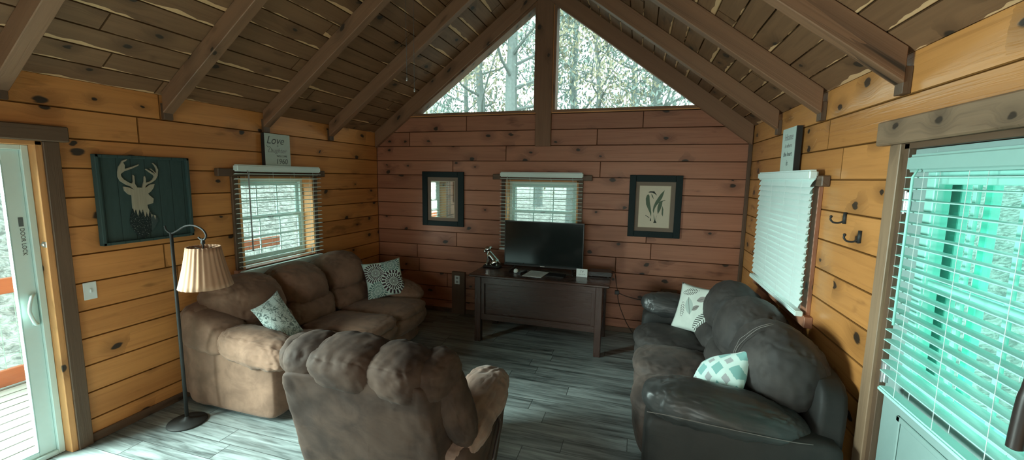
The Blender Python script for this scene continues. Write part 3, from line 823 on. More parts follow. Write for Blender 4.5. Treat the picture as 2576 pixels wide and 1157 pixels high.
# rear glazing so that the room is closed
t = thing('window_6', loc=(-1.2, YB, .5), kind='structure')
fo('frame', FRE, fr4(-2.9, .5, .5, 2.1, -.12, 0, .06, .06, .06, .06) + [(-1.23, -1.17, .56, 2.04, -.12, 0)], M['white'], t)
bm = bmesh.new(); fbox(bm, FRE, -2.85, .45, .55, 2.05, -.08, -.075, 0); obj('pane', bm, M['glass'], t)

# ------------------------------------------------------------------ FURNITURE
def hexa(name, mat, parent, cs, n=9, p=9, bulge=(0, 0, 0), wr=.004, wf=5, seed=0, tuft=None):
    """padded block from 8 corners: bottom ring (x-y-,x+y-,x+y+,x-y+) then top ring; bulge swells each pair of faces"""
    cs = [V(c) for c in cs]
    def fn(q, loc):
        u, v, w = [(x + 1) / 2 for x in loc]
        b = lerp(lerp(cs[0], cs[1], u), lerp(cs[3], cs[2], u), v); t = lerp(lerp(cs[4], cs[5], u), lerp(cs[7], cs[6], u), v)
        P_ = lerp(b, t, w); x, y, z = loc
        ex = (cs[1] - cs[0]).normalized(); ey = (cs[3] - cs[0]).normalized(); ez = (cs[4] - cs[0]).normalized()
        P_ += ex * bulge[0] * x * (1 - y * y) * (1 - z * z) + ey * bulge[1] * y * (1 - x * x) * (1 - z * z) + ez * bulge[2] * z * (1 - x * x) * (1 - y * y)
        return P_
    return puff(name, mat, parent, (0, 0, 0), (2, 2, 2), n=n, p=p, fn=fn, wr=wr, wf=wf, seed=seed, tuft=tuft)
def blk(x0, x1, y0, y1, z0, z1, tx0=None, tx1=None):
    tx0 = x0 if tx0 is None else tx0; tx1 = x1 if tx1 is None else tx1
    return [(x0, y0, z0), (x1, y0, z0), (x1, y1, z0), (x0, y1, z0), (tx0, y0, z1), (tx1, y0, z1), (tx1, y1, z1), (tx0, y1, z1)]

# ---- left sofa, back to the left wall
S = thing('reclining_sofa', 'long brown microsuede three seat sofa with puffy backs under the left wall window', 'sofa', (-2.9, 3.25, 0))
cb = M['cushbrown']
hexa('base', cb, S, blk(-3.34, -2.30, 2.42, 4.12, .025, .30), p=14, wr=.003)
hexa('back_panel', cb, S, blk(-3.40, -3.20, 2.26, 4.28, .03, .80), p=12, wr=.003)
for k, (y0, y1) in enumerate(((2.245, 2.475), (4.06, 4.29))):
    a = hexa('arm', cb, S, blk(-3.33, -2.46, y0, y1, .025, .54), p=12, wr=.004, bulge=(.0, .01, 0), seed=k)
    # rear half pad rising to the back, and the front pad drooping over the arm front
    hexa('arm_rear_pad', cb, a, [(-3.37, y0 - .03, .50), (-2.93, y0 - .045, .45), (-2.93, y1 + .03, .45), (-3.37, y1 + .03, .50), (-3.37, y0 + .02, .80), (-2.93, y0 - .02, .655), (-2.93, y1 + .02, .66), (-3.37, y1 + .02, .80)], p=5, wr=.006, seed=3 + k, bulge=(.03, .01, .02))
    hexa('arm_pad', cb, a, [(-2.98, y0 - .055, .46), (-2.36, y0 - .06, .40), (-2.36, y1 + .04, .40), (-2.98, y1 + .04, .46), (-2.98, y0 - .03, .665), (-2.38, y0 - .03, .575), (-2.38, y1 + .03, .575), (-2.98, y1 + .03, .67)], p=3.6, n=14, wr=.010, wf=7, seed=8 + k, bulge=(.05, .01, .03))
bounds = [2.43, 2.955, 3.49, 4.08]
for k in range(3):
    y0, y1 = bounds[k] + .004, bounds[k + 1] - .004; yc = (y0 + y1) / 2; wd = y1 - y0
    hexa('footrest', cb, S, [(-2.42, y0, .20), (-2.235, y0, .19), (-2.235, y1, .19), (-2.42, y1, .20), (-2.42, y0, .42), (-2.155, y0, .40), (-2.155, y1, .40), (-2.42, y1, .42)], p=4, wr=.006, bulge=(.03, 0, 0), seed=k)
    hexa('seat_cushion', cb, S, [(-2.98, y0, .30), (-2.19, y0, .36), (-2.19, y1, .36), (-2.98, y1, .30), (-2.98, y0, .455), (-2.17, y0, .485), (-2.17, y1, .485), (-2.98, y1, .455)], p=4.6, n=13, wr=.007, bulge=(.03, .0, .02), seed=20 + k)
    hexa('lumbar_cushion', cb, S, [(-3.12, y0, .40), (-2.87, y0, .42), (-2.87, y1, .42), (-3.12, y1, .40), (-3.18, y0, .68), (-2.93, y0, .655), (-2.93, y1, .655), (-3.18, y1, .68)], p=3.8, n=13, wr=.009, wf=7, bulge=(.035, 0, .01), seed=30 + k)
    e0, e1 = (.10 if k == 0 else 0), (.16 if k == 2 else 0)
    hexa('back_cushion', cb, S, [(-3.30, y0 - e0 * .9, .60), (-2.90, y0, .60), (-2.90, y1, .60), (-3.30, y1 + e1, .60), (-3.41, y0 - e0, .92), (-3.06, y0 + .01, .955), (-3.06, y1 - .01 + e1 * .3, .955), (-3.41, y1 + e1, .92)], p=3.0, n=15, wr=.010, wf=6, bulge=(.07, 0, .035), seed=40 + k)

# ---- dark sofa, back to the right wall
S = thing('leather_look_sofa', 'charcoal brown three seat sofa with bulging backs along the right wall', 'sofa', (.6, 3.3, 0))
sl_, sg = M['slate'], M['slateglossy']
hexa('base', sl_, S, blk(.14, 1.0, 2.46, 4.16, .025, .30), p=14, wr=.003)
hexa('back_panel', M['slateshade'], S, [(.86, 2.30, .03), (1.03, 2.30, .03), (1.03, 4.40, .03), (.86, 4.40, .03), (.93, 2.36, .84), (1.075, 2.36, .82), (1.075, 4.38, .82), (.93, 4.38, .84)], p=10, wr=.003)
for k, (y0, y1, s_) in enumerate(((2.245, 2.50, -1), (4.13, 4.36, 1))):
    a = hexa('arm', M['slateshade'], S, blk(.10, 1.02, y0, y1, .025, .56), p=12, wr=.004, bulge=(.01, .012, 0), seed=k + 50)
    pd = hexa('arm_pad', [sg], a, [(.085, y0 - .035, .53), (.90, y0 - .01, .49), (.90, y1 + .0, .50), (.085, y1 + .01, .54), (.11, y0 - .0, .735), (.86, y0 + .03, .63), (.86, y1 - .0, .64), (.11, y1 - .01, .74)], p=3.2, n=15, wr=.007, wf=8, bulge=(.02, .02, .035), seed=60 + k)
    if k == 0:
        pts = [(.10, y0 - .030, .60), (.2, y0 - .042, .605), (.4, y0 - .042, .592), (.6, y0 - .030, .575), (.78, y0 - .012, .558), (.88, y0 + .01, .55)]
        tubeo('seam_stitching', [p for p in bez(pts, 5)], .0022, M['thread'], pd, 5)
bounds = [2.49, 3.03, 3.58, 4.14]
for k in range(3):
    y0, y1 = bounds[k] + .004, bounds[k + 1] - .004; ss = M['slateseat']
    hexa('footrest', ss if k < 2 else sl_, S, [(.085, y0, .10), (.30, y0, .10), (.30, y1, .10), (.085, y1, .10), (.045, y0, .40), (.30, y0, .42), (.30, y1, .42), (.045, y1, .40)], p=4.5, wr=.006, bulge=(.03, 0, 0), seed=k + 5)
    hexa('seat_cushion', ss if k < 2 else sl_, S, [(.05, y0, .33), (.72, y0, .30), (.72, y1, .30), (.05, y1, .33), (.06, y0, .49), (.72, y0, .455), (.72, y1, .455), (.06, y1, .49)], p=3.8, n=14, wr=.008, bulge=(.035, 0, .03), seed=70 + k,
         tuft=[(-.2 + 0 * k, yy, 1, .22, .014) for yy in (-.75, -.25, .25, .75)])
    hexa('lumbar_cushion', sl_, S, [(.55, y0, .42), (.80, y0, .40), (.80, y1, .40), (.55, y1, .42), (.62, y0, .64), (.86, y0, .64), (.86, y1, .64), (.62, y1, .64)], p=3.6, wr=.008, bulge=(.04, 0, .0), seed=80 + k)
    e0, e1 = (.10 if k == 0 else 0), (.10 if k == 2 else 0); dz = (.0, .0, -.03)[k]
    bc = hexa('back_cushion', [sl_], S, [(.60, y0 - e0 * .6, .56), (.98, y0 - e0, .56), (.98, y1 + e1, .56), (.60, y1, .56), (.70, y0 - e0 * .2, 1.0 + dz), (1.04, y0 - e0, .90 + dz), (1.04, y1 + e1, .90 + dz), (.70, y1 + e1 * .3, 1.0 + dz)], p=2.9, n=16, wr=.008, wf=5.5, bulge=(.06, 0, .035), seed=90 + k)
    if k == 0:
        for off in (-.012, .012):
            yy = lerp(y0, y1, .30) + off
            dg = bpy.context.evaluated_depsgraph_get()
            pts = []
            me = bc.data; o0 = WL[bc.name]
            cand = [v.co + o0 for v in me.vertices]
            for i in range(14):
                zz = lerp(.62, 1.02, i / 13)
                near = [c for c in cand if abs(c.z - zz) < .035 and abs(c.y - yy) < .035 and c.x < .85]
                if near: pts.append(V((min(c.x for c in near) - .001, yy + .01 * math.sin(i * .8), zz)))
            if len(pts) > 3: tubeo('seam_stitching', bez(pts, 2), .0016, M['thread'], bc, 5)

# ---- recliner in the foreground, seen from behind
S = thing('recliner_armchair', 'worn brown tufted recliner seen from behind in the foreground', 'armchair', (-1.2, 1.9, 0))
rb, ra = M['reclbrown'], M['arm_worn']
hexa('base', rb, S, blk(-1.56, -.84, 1.72, 2.38, .03, .30), p=10)
bp = hexa('back_panel', rb, S, [(-1.66, 1.70, .16), (-.83, 1.72, .16), (-.80, 1.86, .16), (-1.60, 1.86, .16), (-1.545, 1.43, .925), (-.815, 1.455, .945), (-.775, 1.56, .965), (-1.53, 1.56, .95)], p=14, n=13, wr=.005, wf=3, bulge=(0, .02, 0), seed=4)
hexa('lower_skirt', rb, S, [(-1.62, 1.74, .03), (-.84, 1.76, .03), (-.84, 1.9, .03), (-1.62, 1.9, .03), (-1.63, 1.70, .26), (-.84, 1.72, .26), (-.84, 1.9, .26), (-1.63, 1.9, .26)], p=8)
hd = [(-1.60, 1.64, .925, .17, .20, .18), (-1.445, 1.575, .95, .27, .25, .215), (-1.235, 1.565, .965, .40, .28, .215), (-.98, 1.57, .955, .32, .27, .225), (-.83, 1.61, .945, .18, .25, .20)]
for k, (x, y, z, a, b, c) in enumerate(hd):
    puff('head_tuft', rb, S, (x, y, z), (a, b, c), n=12, p=2.7, rot=(.25, 0, (.25, .12, 0, -.12, -.3)[k]), wr=.006, wf=6, seed=100 + k)
    zz = z - .22
    if 0 < k < 4: puff('back_tuft', rb, S, (x, y + .20, zz), (a * 1.0, .24, .34), n=10, p=3, rot=(.32, 0, 0), wr=.008, wf=8, seed=110 + k)
hexa('side_bolster', rb, S, [(-.81, 1.70, .54), (-.695, 1.69, .54), (-.69, 1.85, .56), (-.83, 1.85, .56), (-.88, 1.56, .92), (-.755, 1.545, .92), (-.74, 1.70, 1.0), (-.89, 1.72, 1.0)], p=3.2, n=13, wr=.006, wf=7, bulge=(.03, .02, .04), seed=9)
hexa('side_bolster', rb, S, [(-1.68, 1.62, .58), (-1.56, 1.64, .58), (-1.54, 1.78, .60), (-1.66, 1.78, .60), (-1.60, 1.50, .90), (-1.50, 1.50, .90), (-1.49, 1.62, .93), (-1.58, 1.62, .93)], p=3.2, wr=.008, wf=7, bulge=(.02, .0, .0), seed=10)
for x0, x1, sd in ((-.93, -.70, 1), (-1.70, -1.49, 2)):
    a = hexa('arm', rb, S, [(x0 + .03, 1.70, .04), (x1 - .02, 1.70, .04), (x1 - .02, 2.12, .04), (x0 + .03, 2.12, .04), (x0 + .02, 1.66, .56), (x1, 1.66, .56), (x1, 2.34, .58), (x0 + .02, 2.34, .58)], p=8, wr=.004, bulge=(.01, .01, 0), seed=sd)
    hexa('arm_pad', ra, a, [(x0 - .03, 1.68, .46), (x1 + .02, 1.68, .46), (x1 + .02, 2.40, .54), (x0 - .03, 2.40, .54), (x0 - .01, 1.68, .575), (x1 + .0, 1.68, .575), (x1 + .0, 2.36, .675), (x0 - .01, 2.36, .675)], p=3.2, n=14, wr=.011, wf=8, bulge=(.02, .03, .03), seed=12 + sd)
hexa('seat_cushion', ra, S, blk(-1.50, -.92, 1.80, 2.42, .28, .47), p=4, bulge=(0, .03, .03), wr=.008)
hexa('footrest', rb, S, blk(-1.50, -.92, 2.36, 2.50, .08, .42), p=4.5, wr=.006)
lv = tubeo('recline_lever', bez([(-.695, 2.08, .50), (-.672, 2.06, .47), (-.668, 2.0, .42), (-.668, 1.93, .33)], 5), [.009] * 16, M['brownplastic'], S, 8)

# ---- desk used as a television stand
S = thing('wooden_desk', 'dark espresso wooden desk with a recessed front panel standing below the gable wall window', 'desk', (-.98, 4.55, 0))
E_ = M['espresso']
wsimple('desk_top', (-1.745, 4.165, .742), (-.232, 4.875, .772), E_, S, .008)
for x0, x1 in ((-1.70, -1.60), (-.385, -.285)):
    for y0, y1 in ((4.20, 4.27), (4.79, 4.85)): wsimple('leg', (x0 + .015, y0, 0), (x1 - .015, y1, .742), E_, S, .004, ax=2)
wsimple('front_rail', (-1.615, 4.215, .665), (-.37, 4.24, .742), E_, S, .002)
wsimple('front_panel', (-1.615, 4.235, .30), (-.37, 4.253, .67), E_, S, .002, ax=0)
wsimple('lower_rail', (-1.615, 4.212, .255), (-.37, 4.24, .325), E_, S, .003)
wsimple('panel_stile', (-1.615, 4.215, .32), (-1.575, 4.24, .67), E_, S, .002)
wsimple('panel_stile', (-.41, 4.215, .32), (-.37, 4.24, .67), E_, S, .002)
for x in (-1.665, -.335): wsimple('side_panel', (x - .012, 4.26, .28), (x + .012, 4.79, .742), E_, S, .002)
wsimple('side_lower_rail', (-1.68, 4.26, .25), (-1.65, 4.79, .29), E_, S, .002)
wsimple('side_lower_rail', (-.35, 4.26, .25), (-.32, 4.79, .29), E_, S, .002)
ZT = .772
# television
S = thing('flat_television', 'black flat screen television standing on the dark desk in front of the window', 'television', (-1.0, 4.55, ZT))
cxT, yT = -1.003, 4.555; rz = -.02
bm = bmesh.new(); box(bm, (-1.458, 4.56, .822), (-.550, 4.60, 1.338), .006); obj('casing', bm, M['blackplastic'], S)
bm = bmesh.new(); box(bm, (-1.30, 4.60, .87), (-.71, 4.64, 1.20), .015); obj('rear_housing', bm, M['blackplastic'], S)
bm = bmesh.new(); box(bm, (-1.448, 4.5575, .842), (-.560, 4.5605, 1.328), 0); obj('screen', bm, M['screen'], S)
bm = bmesh.new()
for a, b in (((-1.458, 4.554, .822), (-.55, 4.5605, .8405)), ((-1.458, 4.554, 1.329), (-.55, 4.5605, 1.338)), ((-1.458, 4.554, .8405), (-1.449, 4.5605, 1.329)), ((-.559, 4.554, .8405), (-.55, 4.5605, 1.329))): box(bm, a, b, .001)
obj('bezel', bm, M['blackplastic'], S)
for x, s_ in ((-1.33, -1), (-.68, 1)):
    bm = bmesh.new(); tube(bm, [(x, 4.58, .825), (x + s_ * .01, 4.58, .80), (x + s_ * .03, 4.49, ZT + .008), (x + s_ * .035, 4.45, ZT + .006)], .007, 8); tube(bm, [(x + s_ * .01, 4.58, .80), (x + s_ * .03, 4.66, ZT + .008)], .007, 8); obj('stand_foot', bm, M['blackplastic'], S, smooth='n')
simple('brand_badge', (-1.03, 4.5505, .826), (-.98, 4.5545, .836), M['steel'], S, 0)
# silver bulldog figurine on a rocky base
def blob(name, caps, mat, parent, vox=.004, smooth=4, fat=1.28):
    bm = bmesh.new()
    for (a, b, r0, r1) in caps:
        a, b = V(a), V(b); n_ = max(2, int((b - a).length / (min(r0, r1) * .35)) + 1)
        for i in range(n_ + 1):
            t_ = i / n_; bmesh.ops.create_icosphere(bm, subdivisions=2, radius=lerp(r0, r1, t_) * fat, matrix=Matrix.Translation(lerp(a, b, t_)))
    o = obj(name, bm, mat, parent, smooth='n')
    md = o.modifiers.new('r', 'REMESH'); md.mode = 'VOXEL'; md.voxel_size = vox; md.use_smooth_shade = True
    s_ = o.modifiers.new('s', 'SMOOTH'); s_.iterations = smooth; s_.factor = .5
    dg = bpy.context.evaluated_depsgraph_get(); me = bpy.data.meshes.new_from_object(o.evaluated_get(dg)); o.modifiers.clear(); o.data = me
    for p_ in me.polygons: p_.use_smooth = True
    return o
dx, dy = -1.635, 4.60
S = thing('dog_figurine', 'shiny silver seated bulldog figurine on the left end of the desk', 'figurine', (dx, dy, ZT))
L_ = lambda x, y, z: (dx + x * 1.25, dy + y * 1.2, ZT + z * (1.12 if z > .03 else 1.0))
bd = blob('body', [
    (L_(.045, 0, .055), L_(-.018, 0, .135), .034, .030), (L_(-.02, 0, .135), L_(-.032, 0, .168), .026, .024),
    (L_(-.035, 0, .185), L_(-.036, 0, .188), .030, .028), (L_(-.058, 0, .176), L_(-.062, 0, .172), .018, .017),
    (L_(-.062, -.010, .163), L_(-.060, -.012, .158), .010, .008), (L_(-.062, .010, .163), L_(-.060, .012, .158), .010, .008),
    (L_(-.018, -.022, .212), L_(-.012, -.028, .200), .007, .009), (L_(-.018, .022, .212), L_(-.012, .028, .200), .007, .009),
    (L_(-.022, -.022, .12), L_(-.030, -.024, .075), .015, .010), (L_(-.030, -.024, .075), L_(-.034, -.024, .036), .010, .009), (L_(-.038, -.024, .033), L_(-.048, -.024, .032), .010, .009),
    (L_(-.022, .022, .12), L_(-.030, .024, .075), .015, .010), (L_(-.030, .024, .075), L_(-.034, .024, .036), .010, .009), (L_(-.038, .024, .033), L_(-.048, .024, .032), .010, .009),
    (L_(.050, -.028, .060), L_(.030, -.034, .045), .022, .018), (L_(.030, -.034, .040), L_(.006, -.034, .032), .011, .010),
    (L_(.050, .028, .060), L_(.030, .034, .045), .022, .018), (L_(.030, .034, .040), L_(.006, .034, .032), .011, .010),
    (L_(.074, 0, .052), L_(.088, .004, .042), .009, .005)], M['chrome'], S, .0035, 3)
bm = bmesh.new(); bmesh.ops.create_cube(bm, size=2); bmesh.ops.subdivide_edges(bm, edges=bm.edges[:], cuts=7, use_grid_fill=True)
for v in bm.verts:
    q = v.co; Lp = (abs(q.x) ** 5 + abs(q.y) ** 5 + abs(q.z) ** 8) ** .18; q *= max(map(abs, q)) / max(Lp, .01)
    k_ = 1 + noise.noise(V((q.x * 2, q.y * 2, q.z * 2 + 3))) * .12
    v.co = V(L_(q.x * .082 * k_ + .012, q.y * .05 * k_, .0125 + q.z * .0125 * (k_ if q.z > 0 else 1)))
obj('rock_base', bm, M['black'], S, smooth='n')
bm = bmesh.new()
bm.free()
for k in range(8):
    a = k * .8; bm = bmesh.new(); bmesh.ops.create_icosphere(bm, subdivisions=1, radius=.008 + .003 * (k % 3), matrix=Matrix.Translation(L_(.012 + .065 * math.cos(a), .036 * math.sin(a), .027)))
    obj('rock', bm, M['chrome'], S)
# small tabletop things
S = thing('card_stand', 'small white folded card with grey print standing near the right end of the desk', 'card', (-.545, 4.50, ZT))
bm = bmesh.new(); box(bm, (-.605, 4.455, ZT), (-.487, 4.459, ZT + .088), .0005); obj('front_leaf', bm, M['plate'], S)
bm = bmesh.new(); v_ = [bm.verts.new(p) for p in [(-.605, 4.457, ZT + .088), (-.487, 4.457, ZT + .088), (-.487, 4.50, ZT + .001), (-.605, 4.50, ZT + .001)]]; bm.faces.new(v_); r_ = bmesh.ops.solidify(bm, geom=bm.faces[:], thickness=.0015); obj('rear_leaf', bm, M['plate'], S)
text('lettering', 'TV', .032, lambda a, b, d: V((-.546 + a, 4.4548 - d, ZT + .048 + b)), M['ink'], S)
text('lettering', 'please turn off', .012, lambda a, b, d: V((-.546 + a, 4.4548 - d, ZT + .026 + b)), M['ink'], S)
S = thing('white_figurine', 'small white rounded trinket on the desk beside the remote control', 'trinket', (-1.27, 4.40, ZT))
bm = bmesh.new(); lathe(bm, (-1.27, 4.40, ZT), [(.012, 0), (.024, .003), (.027, .018), (.024, .034), (.014, .042), (.004, .044)], 20); obj('body', bm, M['plate'], S, smooth='n')
bm = bmesh.new(); lathe(bm, (-1.27, 4.40, ZT + .043), [(.006, 0), (.007, .006), (.003, .011)], 12); obj('knob', bm, M['outletgrey'], S, smooth='n')
S = thing('remote_control', 'slim black remote control lying beside the papers on the desk', 'remote control', (-1.205, 4.42, ZT))
def rotbox(bm, c, s, ang, ch=.002):
    r = bmesh.ops.create_cube(bm, size=1, matrix=Matrix.Translation(c) @ Matrix.Rotation(ang, 4, 'Z') @ Matrix.Diagonal((s[0], s[1], s[2], 1)))
    bmesh.ops.bevel(bm, geom=list({e for v in r['verts'] for e in v.link_edges}), offset=ch, segments=2, affect='EDGES')
bm = bmesh.new(); rotbox(bm, (-1.205, 4.43, ZT + .009), (.045, .16, .018), -.25, .004); obj('body', bm, M['blackplastic'], S)
bm = bmesh.new()
for i in range(5):
    for j in range(3):
        p_ = Matrix.Rotation(-.25, 4, 'Z') @ V((-.012 + j * .012, -.06 + i * .022, 0)); rotbox(bm, (-1.205 + p_.x, 4.43 + p_.y, ZT + .0185), (.007, .010, .002), -.25, .0004)
obj('buttons', bm, M['outletgrey'], S)
S = thing('paper_sheet', 'white printed sheet lying flat on the desk in front of the television', 'paper', (-1.04, 4.40, ZT))
bm = bmesh.new(); rotbox(bm, (-1.045, 4.41, ZT + .002), (.215, .28, .003), -.10, .0003); obj('sheet', bm, M['plate'], S)
bm = bmesh.new()
for i in range(7): rotbox(bm, (-1.05 + .003 * i, 4.33 + i * .03, ZT + .0037), (.15 - .02 * (i % 3), .006, .0004), -.10, .0001)
obj('printed_lines', bm, M['outletgrey'], S)
S = thing('black_folder', 'thin black folder lying under the right edge of the television', 'folder', (-.83, 4.40, ZT))
bm = bmesh.new(); rotbox(bm, (-.82, 4.42, ZT + .004), (.20, .15, .007), -.04, .001); obj('cover', bm, M['blackplastic'], S)
S = thing('cable_box', 'low black cable box on the right end of the desk with a lead behind', 'cable box', (-.38, 4.62, ZT))
bm = bmesh.new(); rotbox(bm, (-.365, 4.62, ZT + .028), (.245, .19, .046), .06, .006); obj('body', bm, M['blackplastic'], S)
for sx in (-.09, .09):
    for sy in (-.07, .07): bm = bmesh.new(); rotbox(bm, (-.365 + sx, 4.62 + sy, ZT + .003), (.02, .02, .006), 0, .001); obj('rubber_foot', bm, M['black'], S)
bm = bmesh.new(); rotbox(bm, (-.365 + .006, 4.5235, ZT + .028), (.19, .002, .016), .06, .0003); obj('display_window', bm, M['screen'], S)
# cords
S = thing('power_cord', 'thin black cord hanging from the cable box and running along the gable wall', 'cord', (-.1, 5.02, .0))
cord = bez([(-.30, 4.72, ZT + .03), (-.23, 4.80, ZT + .01), (-.215, 4.95, .70), (-.205, 5.018, .60), (-.185, 5.022, .50), (-.17, 5.022, .38), (-.12, 5.022, .24), (-.05, 5.016, .10), (.03, 4.98, .012), (.16, 4.93, .006)], 8)
tubeo('cable', cord, .004, M['black'], S, 6)
tubeo('cable', bez([(-.19, 5.02, .49), (-.10, 5.02, .455), (.05, 5.02, .425), (.20, 5.02, .425), (.33, 5.0, .45)], 8), .004, M['black'], S, 6)
simple('splitter', (-.215, 5.0, .465), (-.165, 5.034, .51), M['blackplastic'], S)
# outlet posts
def outlet(par, F, u, z, n0, w=.072, h=.116, kind='socket'):
    pl = fo('cover_plate', F, [(u - w / 2, u + w / 2, z - h / 2, z + h / 2, n0, n0 + .006)], M['plate'], par)
    if kind == 'socket':
        for dz in (-.026, .026): fo('socket', F, [(u - .016, u + .016, z + dz - .014, z + dz + .014, n0 + .005, n0 + .008)], M['outletgrey'], pl)
    else:
        fo('toggle', F, [(u - .005, u + .005, z - .012, z + .014, n0 + .005, n0 + .016)], M['plate'], pl)
    return pl
S = thing('outlet_post', 'dark wood box with a white socket plate against the gable wall left of the desk', 'outlet box', (-2.237, D, 0))
wsimple('post', (-2.33, D - .045, 0), (-2.145, D - .001, .575), M['trim'], S, .004); outlet(S, FB, -2.25, .468, .0455)
S = thing('outlet_post', 'dark wood box with a white socket plate behind the far arm of the dark sofa', 'outlet box', (.385, D, 0))
wsimple('post', (.30, D - .045, 0), (.475, D - .001, .575), M['trim'], S, .004); outlet(S, FB, .39, .487, .0455)
S = thing('light_switch', 'white toggle switch plate on the left wall below the deer picture', 'light switch', tuple(FL(1.786, 1.03, 0)))
outlet(S, FL, 1.786, 1.036, .001, kind='toggle')
S = thing('wall_outlet', 'white socket plate low on the left wall behind the lamp pole', 'wall outlet', tuple(FL(2.37, .24, 0)))
outlet(S, FL, 2.35, .268, .001)

# ---- pictures
S = thing('deer_picture', 'dark teal plank picture with a pale cut out stag head on the left wall', 'picture', tuple(FL(2.165, 1.33, 0)))
y0, y1, z0, z1 = 1.865, 2.468, 1.325, 1.938
fo('backboard', FL, [(y0 + .01, y1 - .01, z0 + .01, z1 - .01, .001, .022)], M['deerboard'], S)
fo('frame', FL, [(y0, y0 + .02, z0, z1, .001, .045), (y1 - .02, y1, z0, z1, .001, .045), (y0, y1, z1 - .02, z1, .001, .045), (y0, y1, z0, z0 + .02, .001, .045)], M['deerboard'], S)
deer = [(2.057,1.914),(2.045,1.899),(2.028,1.889),(2.037,1.87),(2.034,1.845),(2.075,1.859),(2.123,1.88),(2.12,1.87),(2.074,1.846),(2.028,1.827),(2.007,1.809),(2.009,1.793),(2.023,1.771),(2.055,1.748),(2.071,1.743),(2.079,1.758),(2.079,1.804),(2.088,1.797),(2.088,1.765),(2.087,1.742),(2.1,1.715),(2.132,1.713),(2.14,1.738),(2.148,1.758),(2.151,1.791),(2.156,1.796),(2.159,1.774),(2.158,1.748),(2.184,1.756),(2.204,1.771),(2.217,1.793),(2.213,1.805),(2.19,1.822),(2.164,1.845),(2.169,1.848),(2.208,1.822),(2.223,1.812),(2.215,1.831),(2.193,1.851),(2.201,1.851),(2.222,1.827),(2.231,1.815),(2.235,1.846),(2.228,1.87),(2.211,1.892),(2.217,1.892),(2.237,1.87),(2.246,1.843),(2.24,1.799),(2.224,1.77),(2.199,1.751),(2.167,1.736),(2.154,1.724),(2.151,1.711),(2.182,1.734),(2.214,1.738),(2.205,1.71),(2.184,1.683),(2.166,1.67),(2.171,1.66),(2.199,1.631),(2.193,1.598),(2.161,1.59),(2.154,1.588),(2.156,1.566),(2.169,1.534),(2.174,1.516),(2.201,1.507),(2.211,1.489),(2.213,1.461),(2.194,1.428),(2.166,1.39),(2.133,1.356),(2.114,1.345),(2.086,1.369),(2.06,1.406),(2.04,1.445),(2.039,1.484),(2.047,1.523),(2.062,1.568),(2.062,1.608),(2.064,1.647),(2.064,1.66),(2.042,1.669),(2.022,1.694),(2.016,1.723),(2.041,1.719),(2.068,1.706),(2.078,1.700),(2.064,1.722),(2.032,1.737),(2.001,1.762),(1.991,1.79),(1.992,1.822),(2.0,1.857),(2.015,1.882),(2.022,1.899),(2.04,1.908)]
poly2d('stag_cutout', deer, .010, lambda a, b, d: FL(a, b, .024 + d), M['deerwood'], S)
def framed(name, label, u0, u1, z0, z1, inner, pic, frm, matm, printm):
    S = thing(name, label, 'picture', tuple(FB((u0 + u1) / 2, z0, 0)))
    a0, a1, b0, b1 = inner; p0, p1, q0, q1 = pic
    fo('frame', FB, [(u0, a0, z0, z1, .001, .028), (a1, u1, z0, z1, .001, .028), (a0, a1, b1, z1, .001, .028), (a0, a1, z0, b0, .001, .028)], frm, S, ch=.004)
    fo('mat_board', FB, [(a0, a1, b0, b1, .001, .012)], matm, S, ch=0)
    fo('mat_bevel', FB, [(p0 - .006, p1 + .006, q0 - .006, q1 + .006, .012, .0135)], M['mat_gold'], S, ch=0)
    pr = fo('print', FB, [(p0, p1, q0, q1, .0135, .0145)], printm, S, ch=0)
    return S, pr
S, pr = framed('botanical_picture', 'dark green framed botanical print of long leaves right of the television', -.106, .463, 1.17, 1.877, (-.035, .392, 1.238, 1.802), (.012, .338, 1.288, 1.752), M['framegreen'], M['mat_tan'], M['paper'])
leaves = [([(0.102,1.663),(0.117,1.646),(0.124,1.576),(0.138,1.506),(0.147,1.449),(0.147,1.403),(0.131,1.449),(0.104,1.504),(0.085,1.546),(0.078,1.609),(0.087,1.645)], 1),
([(0.277,1.712),(0.268,1.671),(0.254,1.622),(0.23,1.579),(0.199,1.536),(0.181,1.5),(0.171,1.443),(0.161,1.478),(0.167,1.528),(0.184,1.577),(0.208,1.62),(0.238,1.67)], 1),
([(0.262,1.594),(0.28,1.602),(0.295,1.595),(0.275,1.594),(0.26,1.58),(0.256,1.538),(0.242,1.488),(0.218,1.438),(0.21,1.473),(0.21,1.522),(0.224,1.572),(0.243,1.59)], 1),
([(0.101,1.684),(0.124,1.696),(0.167,1.696),(0.2,1.648),(0.172,1.668),(0.145,1.681),(0.118,1.681)], 2),
([(0.135,1.671),(0.153,1.647),(0.166,1.605),(0.155,1.619),(0.142,1.639)], 1), ([(0.171,1.443),(0.188,1.38),(0.187,1.345),(0.178,1.38)], 1), ([(0.211,1.438),(0.198,1.374),(0.19,1.345),(0.195,1.381)], 1),
([(0.174,1.337),(0.188,1.377),(0.21,1.339)], 2), ([(0.259,1.538),(0.274,1.496),(0.273,1.412),(0.258,1.44)], 1), ([(.085,1.425),(.13,1.395),(.128,1.389),(.083,1.419)], 2), ([(.135,1.36),(.143,1.40),(.15,1.36)], 2)]
for pts, k in leaves: poly2d('painted_leaf', pts, .0006, lambda a, b, d: FB(a, b, .0146 + d), M['leaf1'] if k == 1 else M['leaf2'], pr)
S, pr = framed('glazed_picture', 'smaller dark green framed picture whose glass mirrors the left window, left of the television', -2.766, -2.168, 1.175, 1.889, (-2.691, -2.251, 1.241, 1.816), (-2.637, -2.306, 1.292, 1.762), M['framegreen'], M['mat_tan'], M['glossprint'])

